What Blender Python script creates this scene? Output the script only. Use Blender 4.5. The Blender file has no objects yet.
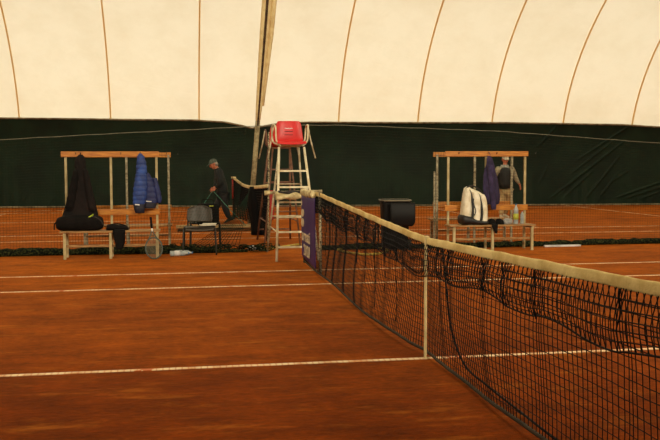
import bpy, bmesh, math, random
from mathutils import Vector, Matrix, noise
R = math.radians
PI = math.pi
rnd = random.Random(7)
scene = bpy.context.scene
COL = scene.collection
V = Vector

# ------------------------------------------------------------------ camera, sky, exposure
F, YAW, PIT, ROLL = 880.2, .16976, -.0662, -.002644
CAM = V((-1.8145, -6.3105, 1.476))
_fw = V((math.sin(YAW)*math.cos(PIT), math.cos(YAW)*math.cos(PIT), math.sin(PIT)))
_r = V((math.cos(YAW), -math.sin(YAW), 0)); _u = _r.cross(_fw)
_r2 = _r*math.cos(ROLL) + _u*math.sin(ROLL); _u2 = -_r*math.sin(ROLL) + _u*math.cos(ROLL)
cd = bpy.data.cameras.new('camera'); cam = bpy.data.objects.new('camera', cd); COL.objects.link(cam)
cam.matrix_world = Matrix(((_r2.x, _u2.x, -_fw.x, CAM.x), (_r2.y, _u2.y, -_fw.y, CAM.y), (_r2.z, _u2.z, -_fw.z, CAM.z), (0, 0, 0, 1)))
cd.sensor_width = 36; cd.lens = 36*F/660; cd.clip_start = .05; cd.clip_end = 200
scene.camera = cam
scene.view_settings.view_transform = 'Standard'; scene.view_settings.look = 'None'
scene.view_settings.gamma = 1; scene.view_settings.use_curve_mapping = False
scene.view_settings.exposure = 0.0
SKY_LO, SKY_HI, SKY_C = .55, 2.65, (1.0, .955, .78)
FILL_W = 330
w = bpy.data.worlds.new('overcast_sky'); scene.world = w; w.use_nodes = True
bg = w.node_tree.nodes['Background']; bg.inputs[1].default_value = 1.0
_n = w.node_tree.nodes; _l = w.node_tree.links            # overcast sky, graded brighter on the far side to dim the near court
_tc = _n.new('ShaderNodeTexCoord'); _dp = _n.new('ShaderNodeVectorMath'); _dp.operation = 'DOT_PRODUCT'; _dp.inputs[1].default_value = (-.25, .85, .30)
_l.new(_tc.outputs['Generated'], _dp.inputs[0]); _mr = _n.new('ShaderNodeMapRange'); _l.new(_dp.outputs['Value'], _mr.inputs[0])
_mr.inputs[1].default_value = -.8; _mr.inputs[2].default_value = .9; _mr.inputs[3].default_value = SKY_LO; _mr.inputs[4].default_value = SKY_HI
_cm = _n.new('ShaderNodeVectorMath'); _cm.operation = 'SCALE'; _cm.inputs[0].default_value = SKY_C; _l.new(_mr.outputs[0], _cm.inputs['Scale']); _l.new(_cm.outputs[0], bg.inputs[0])

for _x in (-6.5, 4.5):                                # unseen fill lights added high on the near side, aimed across both courts
    _ld = bpy.data.lights.new('near_fill_light', 'AREA'); _ld.shape = 'RECTANGLE'; _ld.size = 2.2; _ld.size_y = 1.2; _ld.energy = FILL_W; _ld.color = (1, .88, .66); _ld.spread = R(110)
    _lo = bpy.data.objects.new('near_fill_light', _ld); COL.objects.link(_lo); _lo.location = (_x, -5.2, 5.6)
    _lo.rotation_euler = (V((_x*.25, 10, 0.4))-_lo.location).to_track_quat('-Z', 'Y').to_euler()

def ray(x, y):
    return _fw + _r2*((x-330)/F) - _u2*((y-220)/F)
def at(x, y, z=0.0):                       # real position of a point at height z
    d = ray(x, y); return CAM + d*((z-CAM.z)/d.z)
def atY(x, y, Y):                          # real position of a point on the vertical plane at depth Y
    d = ray(x, y); return CAM + d*((Y-CAM.y)/d.y)

# ------------------------------------------------------------------ materials
def lin(c):
    return tuple((v/255/12.92 if v/255 <= .04045 else ((v/255+.055)/1.055)**2.4) for v in c)
def mat(name, c, rough=.6, metal=0, c2=None, scale=8, bump=0, bscale=40, spec=.5, alpha=None, trans=0, detail=4, stretch=None, lo=.4, hi=.6):
    m = bpy.data.materials.new(name); m.use_nodes = True; nt = m.node_tree; N = nt.nodes; L = nt.links
    b = N['Principled BSDF']; b.inputs['Base Color'].default_value = (*lin(c), 1)
    b.inputs['Roughness'].default_value = rough; b.inputs['Metallic'].default_value = metal
    b.inputs['Specular IOR Level'].default_value = spec
    if trans: b.inputs['Transmission Weight'].default_value = trans; b.inputs['IOR'].default_value = 1.3
    tc = N.new('ShaderNodeTexCoord'); mp = N.new('ShaderNodeMapping'); L.new(tc.outputs['Object'], mp.inputs[0])
    if stretch: mp.inputs['Scale'].default_value = stretch
    if c2 is None: c2 = tuple(max(0, v*.86) for v in c)
    n = N.new('ShaderNodeTexNoise'); n.inputs['Scale'].default_value = scale; n.inputs['Detail'].default_value = detail
    L.new(mp.outputs[0], n.inputs['Vector'])
    cr = N.new('ShaderNodeValToRGB'); cr.color_ramp.elements[0].position = lo; cr.color_ramp.elements[1].position = hi
    cr.color_ramp.elements[0].color = (*lin(c2), 1); cr.color_ramp.elements[1].color = (*lin(c), 1)
    L.new(n.outputs[0], cr.inputs[0]); L.new(cr.outputs[0], b.inputs['Base Color'])
    if bump:
        n2 = N.new('ShaderNodeTexNoise'); n2.inputs['Scale'].default_value = bscale; n2.inputs['Detail'].default_value = 3
        L.new(mp.outputs[0], n2.inputs['Vector'])
        bp = N.new('ShaderNodeBump'); bp.inputs['Strength'].default_value = bump; bp.inputs['Distance'].default_value = .01
        L.new(n2.outputs[0], bp.inputs['Height']); L.new(bp.outputs[0], b.inputs['Normal'])
    return m

def clay_material():
    m = bpy.data.materials.new('red_clay'); m.use_nodes = True; nt = m.node_tree; N = nt.nodes; L = nt.links
    b = N['Principled BSDF']; b.inputs['Roughness'].default_value = .95; b.inputs['Specular IOR Level'].default_value = .05
    b.inputs['Sheen Weight'].default_value = .05; b.inputs['Sheen Roughness'].default_value = .5; b.inputs['Sheen Tint'].default_value = (1, .55, .16, 1)
    tc = N.new('ShaderNodeTexCoord')
    def nz(scale, st=(1, 1, 1), det=6, rough=.6):
        mp = N.new('ShaderNodeMapping'); mp.inputs['Scale'].default_value = st; L.new(tc.outputs['Object'], mp.inputs[0])
        n = N.new('ShaderNodeTexNoise'); n.inputs['Scale'].default_value = scale; n.inputs['Detail'].default_value = det
        n.inputs['Roughness'].default_value = rough; L.new(mp.outputs[0], n.inputs['Vector']); return n
    def ramp(src, p0, c0, p1, c1):
        r = N.new('ShaderNodeValToRGB'); r.color_ramp.elements[0].position = p0; r.color_ramp.elements[1].position = p1
        r.color_ramp.elements[0].color = c0; r.color_ramp.elements[1].color = c1; L.new(src, r.inputs[0]); return r
    def mix(f, a, c, mode='MIX'):
        x = N.new('ShaderNodeMix'); x.data_type = 'RGBA'; x.blend_type = mode
        if isinstance(f, float): x.inputs[0].default_value = f
        else: L.new(f, x.inputs[0])
        L.new(a, x.inputs[6]); L.new(c, x.inputs[7]); return x.outputs[2]
    base = ramp(nz(.45, (1, 1.3, 1)).outputs[0], .35, (*lin(CLAY_A), 1), .65, (*lin(CLAY_B), 1))
    mid = ramp(nz(3.0, (.6, 1.2, 1), 8, .7).outputs[0], .34, (.58, .54, .46, 1), .68, (1.28, 1.30, 1.32, 1))
    fine = ramp(nz(24, (.6, 1.2, 1), 6, .75).outputs[0], .3, (.72, .70, .68, 1), .7, (1.22, 1.22, 1.2, 1))
    c = mix(1.0, base.outputs[0], mid.outputs[0], 'MULTIPLY'); c = mix(1.0, c, fine.outputs[0], 'MULTIPLY')
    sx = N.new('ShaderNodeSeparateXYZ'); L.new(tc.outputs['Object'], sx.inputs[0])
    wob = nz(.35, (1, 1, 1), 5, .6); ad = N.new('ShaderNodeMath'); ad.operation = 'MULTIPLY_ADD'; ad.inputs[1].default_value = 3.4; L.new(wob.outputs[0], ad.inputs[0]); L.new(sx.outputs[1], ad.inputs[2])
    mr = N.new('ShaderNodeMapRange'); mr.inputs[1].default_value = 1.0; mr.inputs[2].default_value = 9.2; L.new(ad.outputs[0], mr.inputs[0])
    depth_light = N.new('ShaderNodeValToRGB'); depth_light.color_ramp.elements[0].color = (.62, .46, .28, 1); depth_light.color_ramp.elements[1].color = (1.55, 1.62, 1.5, 1); L.new(mr.outputs[0], depth_light.inputs[0])  # light falloff painted into the clay: near court darker, far court brighter
    c = mix(1.0, c, depth_light.outputs[0], 'MULTIPLY')
    # scuffed dry dust patches, long in the sliding direction
    dust = ramp(nz(2.3, (.55, 1.9, 1), 9, .72).outputs[0], .54, (0, 0, 0, 1), .72, (.5, .5, .5, 1))
    dc = N.new('ShaderNodeRGB'); dc.outputs[0].default_value = (*lin(CLAY_D), 1)
    c = mix(dust.outputs[0], c, dc.outputs[0])
    # damp darker spots
    dk = ramp(nz(5.5, (.6, 1.2, 1), 3, .5).outputs[0], .68, (0, 0, 0, 1), .76, (.4, .4, .4, 1))
    kc = N.new('ShaderNodeRGB'); kc.outputs[0].default_value = (*lin(CLAY_K), 1)
    c = mix(dk.outputs[0], c, kc.outputs[0])
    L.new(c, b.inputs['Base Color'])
    bp = N.new('ShaderNodeBump'); bp.inputs['Strength'].default_value = .55; bp.inputs['Distance'].default_value = .012
    L.new(nz(14, (.7, 1.3, 1), 8, .75).outputs[0], bp.inputs['Height']); L.new(bp.outputs[0], b.inputs['Normal'])
    return m
CLAY_A, CLAY_B, CLAY_D, CLAY_K = (120, 54, 5), (142, 70, 8), (178, 104, 30), (64, 22, 3)

def membrane_material():
    m = bpy.data.materials.new('translucent_membrane'); m.use_nodes = True; nt = m.node_tree; N = nt.nodes; L = nt.links
    N.remove(N['Principled BSDF']); out = N['Material Output']
    d = N.new('ShaderNodeBsdfDiffuse'); t = N.new('ShaderNodeBsdfTranslucent'); mx = N.new('ShaderNodeMixShader'); mx.inputs[0].default_value = .38
    tc = N.new('ShaderNodeTexCoord'); n = N.new('ShaderNodeTexNoise'); n.inputs['Scale'].default_value = .8; n.inputs['Detail'].default_value = 7
    n.inputs['Roughness'].default_value = .65
    L.new(tc.outputs['Object'], n.inputs['Vector'])
    cr = N.new('ShaderNodeValToRGB'); cr.color_ramp.elements[0].position = .3; cr.color_ramp.elements[1].position = .6
    cr.color_ramp.elements[0].color = (*lin((238, 228, 204)), 1); cr.color_ramp.elements[1].color = (*lin((245, 237, 216)), 1)
    L.new(n.outputs[0], cr.inputs[0]); L.new(cr.outputs[0], d.inputs[0]); L.new(cr.outputs[0], t.inputs[0])
    mp = N.new('ShaderNodeMapping'); mp.inputs['Scale'].default_value = (1, 1, 3.2); mp.inputs['Rotation'].default_value = (0, .25, 0)
    L.new(tc.outputs['Object'], mp.inputs[0])
    n2 = N.new('ShaderNodeTexNoise'); n2.inputs['Scale'].default_value = 1.6; n2.inputs['Detail'].default_value = 5; n2.inputs['Distortion'].default_value = 1.2
    L.new(mp.outputs[0], n2.inputs['Vector'])
    bp = N.new('ShaderNodeBump'); bp.inputs['Strength'].default_value = .35; bp.inputs['Distance'].default_value = .05
    L.new(n2.outputs[0], bp.inputs['Height'])
    for s in (d, t): L.new(bp.outputs[0], s.inputs['Normal'])
    L.new(d.outputs[0], mx.inputs[1]); L.new(t.outputs[0], mx.inputs[2]); L.new(mx.outputs[0], out.inputs[0])
    return m

def seam_material(c, name):
    m = bpy.data.materials.new(name); m.use_nodes = True; nt = m.node_tree; N = nt.nodes; L = nt.links
    N.remove(N['Principled BSDF']); out = N['Material Output']
    d = N.new('ShaderNodeBsdfDiffuse'); t = N.new('ShaderNodeBsdfTranslucent'); mx = N.new('ShaderNodeMixShader'); mx.inputs[0].default_value = .6
    d.inputs[0].default_value = (*lin(c), 1); t.inputs[0].default_value = (*lin(c), 1)
    L.new(d.outputs[0], mx.inputs[1]); L.new(t.outputs[0], mx.inputs[2]); L.new(mx.outputs[0], out.inputs[0]); return m
def line_material():
    m = mat('court_tape', (222, 196, 152), .7, c2=(190, 136, 84), scale=5, detail=6, lo=.36, hi=.56)
    nt = m.node_tree; N = nt.nodes; L = nt.links; b = N['Principled BSDF']
    src = b.inputs['Base Color'].links[0].from_socket
    tc = N.new('ShaderNodeTexCoord'); sp = N.new('ShaderNodeSeparateXYZ'); L.new(tc.outputs['Object'], sp.inputs[0])
    mo = N.new('ShaderNodeMath'); mo.operation = 'PINGPONG'; mo.inputs[1].default_value = .0225; L.new(sp.outputs[0], mo.inputs[0])
    gt = N.new('ShaderNodeMath'); gt.operation = 'LESS_THAN'; gt.inputs[1].default_value = .0045; L.new(mo.outputs[0], gt.inputs[0])
    n = N.new('ShaderNodeTexNoise'); n.inputs['Scale'].default_value = 1.3; n.inputs['Detail'].default_value = 6; n.inputs['Roughness'].default_value = .7
    L.new(tc.outputs['Object'], n.inputs['Vector'])
    g2 = N.new('ShaderNodeMath'); g2.operation = 'GREATER_THAN'; g2.inputs[1].default_value = .585; L.new(n.outputs[0], g2.inputs[0])
    mxm = N.new('ShaderNodeMath'); mxm.operation = 'MAXIMUM'; L.new(g2.outputs[0], mxm.inputs[0])
    hm = N.new('ShaderNodeMath'); hm.operation = 'MULTIPLY'; hm.inputs[1].default_value = .6; L.new(gt.outputs[0], hm.inputs[0]); L.new(hm.outputs[0], mxm.inputs[1])
    x = N.new('ShaderNodeMix'); x.data_type = 'RGBA'; L.new(mxm.outputs[0], x.inputs[0]); L.new(src, x.inputs[6]); x.inputs[7].default_value = (*lin((176, 92, 42)), 1)
    L.new(x.outputs[2], b.inputs['Base Color']); return m

M = dict(
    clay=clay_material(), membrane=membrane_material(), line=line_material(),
    green=mat('green_tarpaulin', (21, 42, 27), .62, c2=(14, 31, 20), scale=1.2, bump=.4, bscale=4, spec=.25),
    seam=seam_material((244, 222, 176), 'seam_tape'),
    seamdark=mat('dark_lacing', (84, 60, 34), .9, c2=(52, 36, 20), scale=12),
    hem=mat('grey_hem_tape', (150, 138, 110), .8, c2=(110, 96, 70), scale=6),
    dnet=mat('dark_green_cord', (24, 42, 28), .8, c2=(15, 29, 19), spec=.2),
    dbunch=mat('bunched_green_net', (66, 70, 38), .95, c2=(12, 18, 12), scale=34, lo=.45, hi=.7, bump=1, bscale=60, spec=.1),
    rope=mat('grey_rope', (120, 118, 100), .9),
    net=mat('black_net_cord', (9, 8, 8), .75, spec=.2),
    netlite=mat('worn_net_cord', (60, 52, 40), .9, spec=.2),
    tape=mat('cream_canvas_tape', (226, 204, 140), .85, c2=(200, 172, 106), scale=5, bump=.5, bscale=60),
    strap=mat('cream_strap', (226, 204, 148), .8),
    stick=mat('striped_stick_paint', (184, 172, 136), .6, c2=(92, 80, 60), scale=42, lo=.45, hi=.55),
    postgreen=mat('green_post_paint', (20, 62, 34), .5),
    purple=mat('purple_banner', (58, 30, 108), .5, c2=(46, 24, 90), scale=2.5, bump=.4, bscale=6),
    print=mat('cream_print', (228, 212, 176), .6),
    white=mat('white_tube_paint', (232, 224, 192), .4, c2=(206, 190, 150), scale=9),
    offwhite=mat('worn_white_paint', (196, 186, 154), .55, c2=(150, 130, 96), scale=14),
    browntube=mat('rusty_brown_tube', (124, 84, 58), .6, c2=(90, 58, 40), scale=9),
    red=mat('red_plastic', (206, 14, 14), .36, c2=(192, 10, 12), scale=2),
    redp=mat('red_sleeve', (176, 36, 26), .6, c2=(140, 28, 22)),
    slot=mat('dark_slot', (70, 6, 8), .8),
    wood=mat('varnished_wood', (204, 134, 40), .45, c2=(160, 92, 24), scale=5, stretch=(1, 8, 8), lo=.35, hi=.65),
    seatwood=mat('worn_seat_wood', (176, 136, 82), .6, c2=(132, 92, 48), scale=6, stretch=(1, 8, 8)),
    postcream=mat('cream_post_paint', (190, 176, 132), .55, c2=(164, 146, 100), scale=7),
    postgrey=mat('grey_galvanised_post', (182, 172, 140), .5, c2=(134, 124, 98), scale=24),
    blackfab=mat('black_fabric', (18, 14, 13), .9, c2=(10, 8, 7), scale=12, bump=.6, bscale=25, spec=.2),
    brownfab=mat('dark_brown_padded_fabric', (26, 18, 16), .85, c2=(14, 10, 9), scale=7, bump=.8, bscale=14, spec=.25),
    lime=mat('lime_tag', (176, 196, 50), .6),
    blue=mat('blue_quilted_nylon', (34, 70, 146), .6, c2=(24, 50, 112), scale=9),
    bluedk=mat('deep_blue_lining', (16, 32, 92), .6),
    navy=mat('navy_nylon', (18, 20, 40), .6),
    reflect=mat('white_reflective_strip', (226, 226, 226), .4),
    violet=mat('violet_fleece', (56, 45, 82), .9, c2=(38, 30, 58), scale=9, bump=.5, bscale=20),
    bagwhite=mat('white_bag_vinyl', (238, 232, 210), .5, c2=(212, 200, 168), scale=7, bump=.4, bscale=10),
    bagblack=mat('black_bag_vinyl', (18, 16, 15), .5),
    plastblack=mat('black_bin_plastic', (12, 11, 11), .6, c2=(10, 10, 10), scale=6, spec=.25),
    rim=mat('rim_highlight_plastic', (120, 112, 92), .5),  # pale edge highlights painted as the colour of the bin's rim and handle
    chairgrey=mat('grey_brown_plastic', (64, 54, 40), .45, c2=(54, 45, 33), scale=3),
    frameblk=mat('dark_metal_frame', (46, 38, 30), .45, metal=.3),
    chairblk=mat('black_plastic', (16, 15, 14), .6),
    paper=mat('white_paper', (216, 208, 186), .8),
    cloth=mat('cream_cloth', (214, 198, 150), .9, c2=(170, 150, 104), scale=16, bump=.8, bscale=24),
    darkcloth=mat('grey_black_cloth', (66, 60, 56), .9, c2=(30, 27, 26), scale=14, bump=.8, bscale=24),
    beam=mat('pale_weathered_wood', (206, 176, 124), .7, c2=(168, 136, 86), scale=7, stretch=(1, 8, 8)),
    pole=mat('weathered_pole', (170, 158, 120), .75, c2=(124, 110, 78), scale=10, bump=.5, bscale=20),
    sleevecloth=mat('beige_sleeve_fabric', (240, 220, 168), .9, c2=(226, 200, 146), scale=7),
    teal=mat('teal_rope', (60, 130, 112), .8),
    hose=mat('yellow_hose', (196, 172, 66), .5, c2=(160, 134, 44), scale=12),
    skin=mat('weathered_skin', (206, 136, 100), .6, c2=(190, 112, 82), scale=6),
    hair=mat('grey_hair', (170, 160, 146), .9),
    hairdk=mat('brown_grey_hair', (96, 78, 60), .9),
    cap=mat('grey_green_cap', (82, 92, 82), .9, c2=(62, 72, 64)),
    capwhite=mat('white_cap', (214, 206, 184), .9),
    jacket=mat('black_jacket_cloth', (30, 32, 34), .85, c2=(20, 22, 24), scale=8, bump=.6, bscale=18),
    trousers=mat('charcoal_trousers', (30, 30, 36), .85, c2=(20, 20, 26), scale=8),
    shoeblk=mat('black_shoe', (18, 16, 15), .6),
    shoewht=mat('pale_shoe', (206, 192, 164), .6),
    hoodie=mat('beige_hoodie', (168, 160, 132), .9, c2=(138, 130, 104), scale=9, bump=.6, bscale=20),
    hoodgrey=mat('pale_grey_hood', (178, 182, 172), .9),
    vest=mat('black_quilted_vest', (26, 25, 27), .7, c2=(18, 17, 19), scale=6),
    khaki=mat('khaki_trousers', (188, 164, 116), .85, c2=(160, 134, 90), scale=8),
    label=mat('yellow_green_label', (196, 200, 70), .5),
    redcap=mat('red_bottle_cap', (200, 50, 30), .5),
    bluecap=mat('blue_bottle_cap', (70, 110, 150), .5),
    water=mat('clear_plastic', (206, 216, 216), .15, trans=.4),
    film=mat('crumpled_clear_film', (206, 206, 204), .3, trans=.45, bump=1, bscale=40),
    string=mat('pale_strings', (150, 140, 116), .7),
    racket=mat('grey_green_racket', (66, 78, 66), .35),
)

# ------------------------------------------------------------------ mesh builder
class MB:
    def __init__(s): s.v = []; s.f = []
    def add(s, vs, fs):
        o = len(s.v); s.v += [tuple(p) for p in vs]; s.f += [tuple(i+o for i in f) for f in fs]; return s
    def box(s, c, size, rot=None, taper=None):
        c = V(c); x, y, z = (k/2 for k in size); vs = []
        for k in (-1, 1):
            t = (taper if (taper and k < 0) else 1)
            for sx, sy in ((-1, -1), (1, -1), (1, 1), (-1, 1)):
                p = V((sx*x*t, sy*y*t, k*z)); vs.append(c + (rot @ p if rot else p))
        return s.add(vs, [(3, 2, 1, 0), (4, 5, 6, 7), (0, 1, 5, 4), (1, 2, 6, 5), (2, 3, 7, 6), (3, 0, 4, 7)])
    def bar(s, a, b, wd, th, up=V((0, 0, 1))):
        a = V(a); b = V(b); d = (b-a).normalized(); sd = d.cross(up)
        sd = V((1, 0, 0)) if sd.length < 1e-4 else sd.normalized(); n = sd.cross(d)
        vs = [p + sd*(i*wd/2) + n*(j*th/2) for p in (a, b) for i, j in ((-1, -1), (1, -1), (1, 1), (-1, 1))]
        return s.add(vs, [(3, 2, 1, 0), (4, 5, 6, 7), (0, 1, 5, 4), (1, 2, 6, 5), (2, 3, 7, 6), (3, 0, 4, 7)])
    def tube(s, pts, r, n=8, closed=False, cap=True):
        pts = [V(p) for p in pts]; m = len(pts); rs = r if isinstance(r, (list, tuple)) else [r]*m; vs = []
        prev = None
        for i, p in enumerate(pts):
            a = pts[(i-1) % m] if (closed or i) else p; b = pts[(i+1) % m] if (closed or i < m-1) else p
            d = (b-a)
            d = d.normalized() if d.length > 1e-9 else V((0, 0, 1))
            if prev is None:
                h = V((0, 0, 1)) if abs(d.z) < .9 else V((1, 0, 0)); u = d.cross(h).normalized()
            else:
                u = prev - d*prev.dot(d); u = u.normalized() if u.length > 1e-6 else d.orthogonal().normalized()
            prev = u; v2 = d.cross(u)
            for k in range(n):
                t = 2*PI*k/n; vs.append(p + (u*math.cos(t)+v2*math.sin(t))*rs[i])
        fs = []
        for i in range(m if closed else m-1):
            j = (i+1) % m
            for k in range(n): fs.append((i*n+k, i*n+(k+1) % n, j*n+(k+1) % n, j*n+k))
        if cap and not closed and n > 2: fs.append(tuple(range(n-1, -1, -1))); fs.append(tuple((m-1)*n+k for k in range(n)))
        return s.add(vs, fs)
    def loft(s, secs, n=24, p=2.0, fold=None, cap=True):
        """secs: (centre, U, V) ; fold(theta, t) scales the radius"""
        vs = []; m = len(secs)
        for i, (c, U, W) in enumerate(secs):
            c = V(c); U = V(U); W = V(W)
            for k in range(n):
                t = 2*PI*k/n; a, b = math.cos(t), math.sin(t)
                a = math.copysign(abs(a)**(2/p), a); b = math.copysign(abs(b)**(2/p), b)
                q = fold(t, i/(m-1)) if fold else 1
                vs.append(c + (U*a + W*b)*q)
        fs = [(i*n+k, i*n+(k+1) % n, (i+1)*n+(k+1) % n, (i+1)*n+k) for i in range(m-1) for k in range(n)]
        if cap: fs.append(tuple(range(n-1, -1, -1))); fs.append(tuple((m-1)*n+k for k in range(n)))
        return s.add(vs, fs)
    def ball(s, c, r, n=16, m=10, fn=None):
        c = V(c); rx, ry, rz = r if isinstance(r, (list, tuple)) else (r, r, r); vs = []
        for i in range(m+1):
            ph = PI*i/m
            for k in range(n):
                t = 2*PI*k/n; q = V((math.sin(ph)*math.cos(t), math.sin(ph)*math.sin(t), math.cos(ph)))
                d = fn(q) if fn else q
                vs.append(c + V((d.x*rx, d.y*ry, d.z*rz)))
        return s.add(vs, [(i*n+k, (i+1)*n+k, (i+1)*n+(k+1) % n, i*n+(k+1) % n) for i in range(m) for k in range(n)])
    def build(s, name, m, parent=None, smooth=False, bevel=0):
        me = bpy.data.meshes.new(name); me.from_pydata(s.v, [], s.f)
        bm = bmesh.new(); bm.from_mesh(me); bmesh.ops.remove_doubles(bm, verts=bm.verts, dist=1e-5)
        bmesh.ops.recalc_face_normals(bm, faces=bm.faces)
        if bevel: bmesh.ops.bevel(bm, geom=bm.edges[:], offset=bevel, segments=2, affect='EDGES', profile=.5)
        bm.to_mesh(me); bm.free()
        me.materials.append(m)
        if smooth:
            for p in me.polygons: p.use_smooth = True
        return link(name, me, parent)
def link(name, me, parent=None):
    o = bpy.data.objects.new(name, me); COL.objects.link(o)
    if parent is not None: o.parent = parent
    return o
def tag(o, label=None, cat=None, group=None, kind=None):
    for k, v in (('label', label), ('category', cat), ('group', group), ('kind', kind)):
        if v: o[k] = v
    return o
def thing(name, label, cat, loc=(0, 0, 0), rz=0, group=None):
    o = bpy.data.objects.new(name, None); COL.objects.link(o); o.location = loc; o.rotation_euler = (0, 0, rz)
    return tag(o, label, cat, group)
def kids(o): return [c for c in bpy.data.objects if c.parent == o]
def copy_tree(o, parent=None):
    c = o.copy(); COL.objects.link(c)
    if parent is not None: c.parent = parent
    for k in kids(o): copy_tree(k, c)
    return c
def smoothstep(t): t = max(0, min(1, t)); return t*t*(3-2*t)
def lerp_list(pts, x):
    if x <= pts[0][0]: return pts[0][1]
    for (a, b), (c, d) in zip(pts, pts[1:]):
        if x <= c: return b + (d-b)*(x-a)/(c-a)
    return pts[-1][1]
def spline(pts, k=6):
    pts = [V(p) for p in pts]; P = [pts[0]*2-pts[1]] + pts + [pts[-1]*2-pts[-2]]; out = []
    for i in range(1, len(P)-2):
        a, b, c, d = P[i-1:i+3]
        for j in range(k):
            t = j/k; out.append(.5*((2*b)+(c-a)*t+(2*a-5*b+4*c-d)*t*t+(3*b-a-3*c+d)*t**3))
    out.append(pts[-1]); return out
def text_mesh(name, s, size, mw, m, parent, sx=1, bold=0):
    cu = bpy.data.curves.new(name, 'FONT'); cu.body = s; cu.size = size; cu.extrude = .002; cu.offset = bold
    cu.space_character = 1.12; cu.align_x = 'CENTER'; cu.align_y = 'CENTER'
    t = bpy.data.objects.new(name+'_tmp', cu); COL.objects.link(t); bpy.context.view_layer.update()
    me = bpy.data.meshes.new_from_object(t.evaluated_get(bpy.context.evaluated_depsgraph_get()))
    bpy.data.objects.remove(t); bpy.data.curves.remove(cu)
    me.transform(mw @ Matrix.Diagonal((sx, 1, 1, 1))); me.materials.clear(); me.materials.append(m); me.name = name
    return link(name, me, parent)

# ------------------------------------------------------------------ setting: floor, bubble
fl = MB(); fl.add([(-24, -12, 0), (28, -12, 0), (28, 30, 0), (-24, 30, 0), (-24, -12, -.15), (28, -12, -.15), (28, 30, -.15), (-24, 30, -.15)],
                  [(0, 1, 2, 3), (7, 6, 5, 4), (0, 4, 5, 1), (1, 5, 6, 2), (2, 6, 7, 3), (3, 7, 4, 0)])
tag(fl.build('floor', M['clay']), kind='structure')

WA = -.133                                        # the far wall runs slightly askew to the courts
WO = V((3.085, 22.3, 0)); WX = V((math.cos(WA), math.sin(WA), 0)); WN = V((-math.sin(WA), math.cos(WA), 0)); WY = V((0, 1, 0))
def WP(u, v, z): return WO + WX*u + WY*v + V((0, 0, z))      # u along the wall, v outwards
def wall_u(x, y):                                  # where a sight line meets the wall
    d = ray(x, y); t = (WO-CAM).dot(WN)/d.dot(WN); p = CAM + d*t; return (p-WO).dot(WX), p.z
A_, B_, Z0 = 15.6, 8.0, 1.5
def arch(t, k=0.0):                                # t: 0 at the far wall foot .. PI at the near side
    return (A_*math.cos(t) - A_ + .12 + k*math.cos(t), Z0 + (B_+k)*math.sin(t))
U0, U1 = -25, 21
def sheet(grid, name, m, th=0, **kw):
    nu, nv = len(grid), len(grid[0]); mb = MB()
    mb.add([p for r in grid for p in r], [(i*nv+j, (i+1)*nv+j, (i+1)*nv+j+1, i*nv+j+1) for i in range(nu-1) for j in range(nv-1)])
    return mb.build(name, m, **kw)
seam_px = [(-75, 117), (20, 117), (111, 119), (199, 119), (265, 122), (338, 122), (417, 123), (491, 123), (562, 124), (631, 125), (697, 125), (758, 125)]
seam_u = [wall_u(*p)[0] for p in seam_px]
seam_all = [seam_u[0]-2.7*i for i in range(6, 0, -1)] + seam_u
seam_all = [u for u in seam_all if abs(u-seam_u[4]) > .01]
while seam_all[-1] < U1-2: seam_all.append(seam_all[-1]+2.55)
def bulge(u):                                      # the panels belly out a little between the seams
    for a, b in zip(seam_all, seam_all[1:]):
        if a <= u <= b: return .05*math.sin(PI*(u-a)/(b-a))
    return 0
us = sorted(set([U0 + (U1-U0)*i/120 for i in range(121)] + [u for u in seam_all if U0 < u < U1]))
grid = []
for u in us:
    row = []
    for j in range(61):
        t = PI*j/60; v, z = arch(t, bulge(u)*min(1, (3*math.sin(t))**2)); row.append(WP(u, v, z))
    row = [WP(u, arch(0)[0], -.02)] + row + [WP(u, arch(PI)[0], -.02)]
    grid.append(row)
tag(sheet(grid, 'ceiling', M['membrane'], smooth=True), kind='structure')
for nm, u in (('wall_left', U0), ('wall_right', U1)):
    mb = MB(); pts = [WP(u, arch(0)[0], 0)] + [WP(u, *arch(PI*j/40)) for j in range(41)] + [WP(u, arch(PI)[0], 0)]
    mb.add(pts, [tuple(range(len(pts)))]); tag(mb.build(nm, M['membrane']), kind='structure')
for i, u in enumerate(seam_all):
    if not U0 < u < U1: continue
    mb = MB(); hw = .024
    for j in range(60):
        ts = (.03+PI*.97*j/60, .03+PI*.97*(j+1)/60); q = []
        for t in ts:
            for k, off in ((-.012, -hw), (-.012, hw), (-.03, hw), (-.03, -hw)):
                v, z = arch(t, k); q.append(WP(u+off, v, z))
        mb.add(q, [(0, 1, 5, 4), (1, 2, 6, 5), (2, 3, 7, 6), (3, 0, 4, 7)])
    tag(mb.build('trim_%d' % (i+1), M['seam']), kind='structure')

# green lower lining, hung just inside the membrane, with creases pulled into it
top_pts = sorted([wall_u(*p) for p in ((-80, 117), (0, 118.5), (60, 119), (130, 120), (195, 120.5), (225, 122.5), (240, 125.5), (252, 128.5), (262, 126.5), (280, 123.5), (310, 122.5), (400, 123), (500, 123), (560, 124), (620, 125), (660, 127.5), (740, 131))])
creases = []
for (x0, y0, x1, y1, h) in [(627, 126, 580, 158, .035), (612, 141, 573, 172, .03), (621, 143, 553, 196, .05), (618, 158, 587, 196, .04), (592, 171, 565, 196, .03), (580, 173, 560, 195, .02), (618, 173, 600, 196, .025), (628, 171, 612, 181, .02),
                            (660, 182, 618, 197, .05), (660, 187, 626, 198, .04), (555, 126, 538, 146, .03), (548, 165, 538, 185, .015), (658, 192, 640, 199, .03), (30, 190, 20, 205, .02), (55, 196, 48, 206, .02), (240, 196, 206, 205, .02)]:
    creases.append((*wall_u(x0, y0), *wall_u(x1, y1), h))
def lv(z, far=True):                               # how far out the lining can hang at height z without meeting the membrane
    q = A_*math.sqrt(1-min(1, max(0, z-Z0+.03)/B_)**2)
    return (q-A_+.12-.10) if far else (-q-A_+.12+.10)
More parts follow.
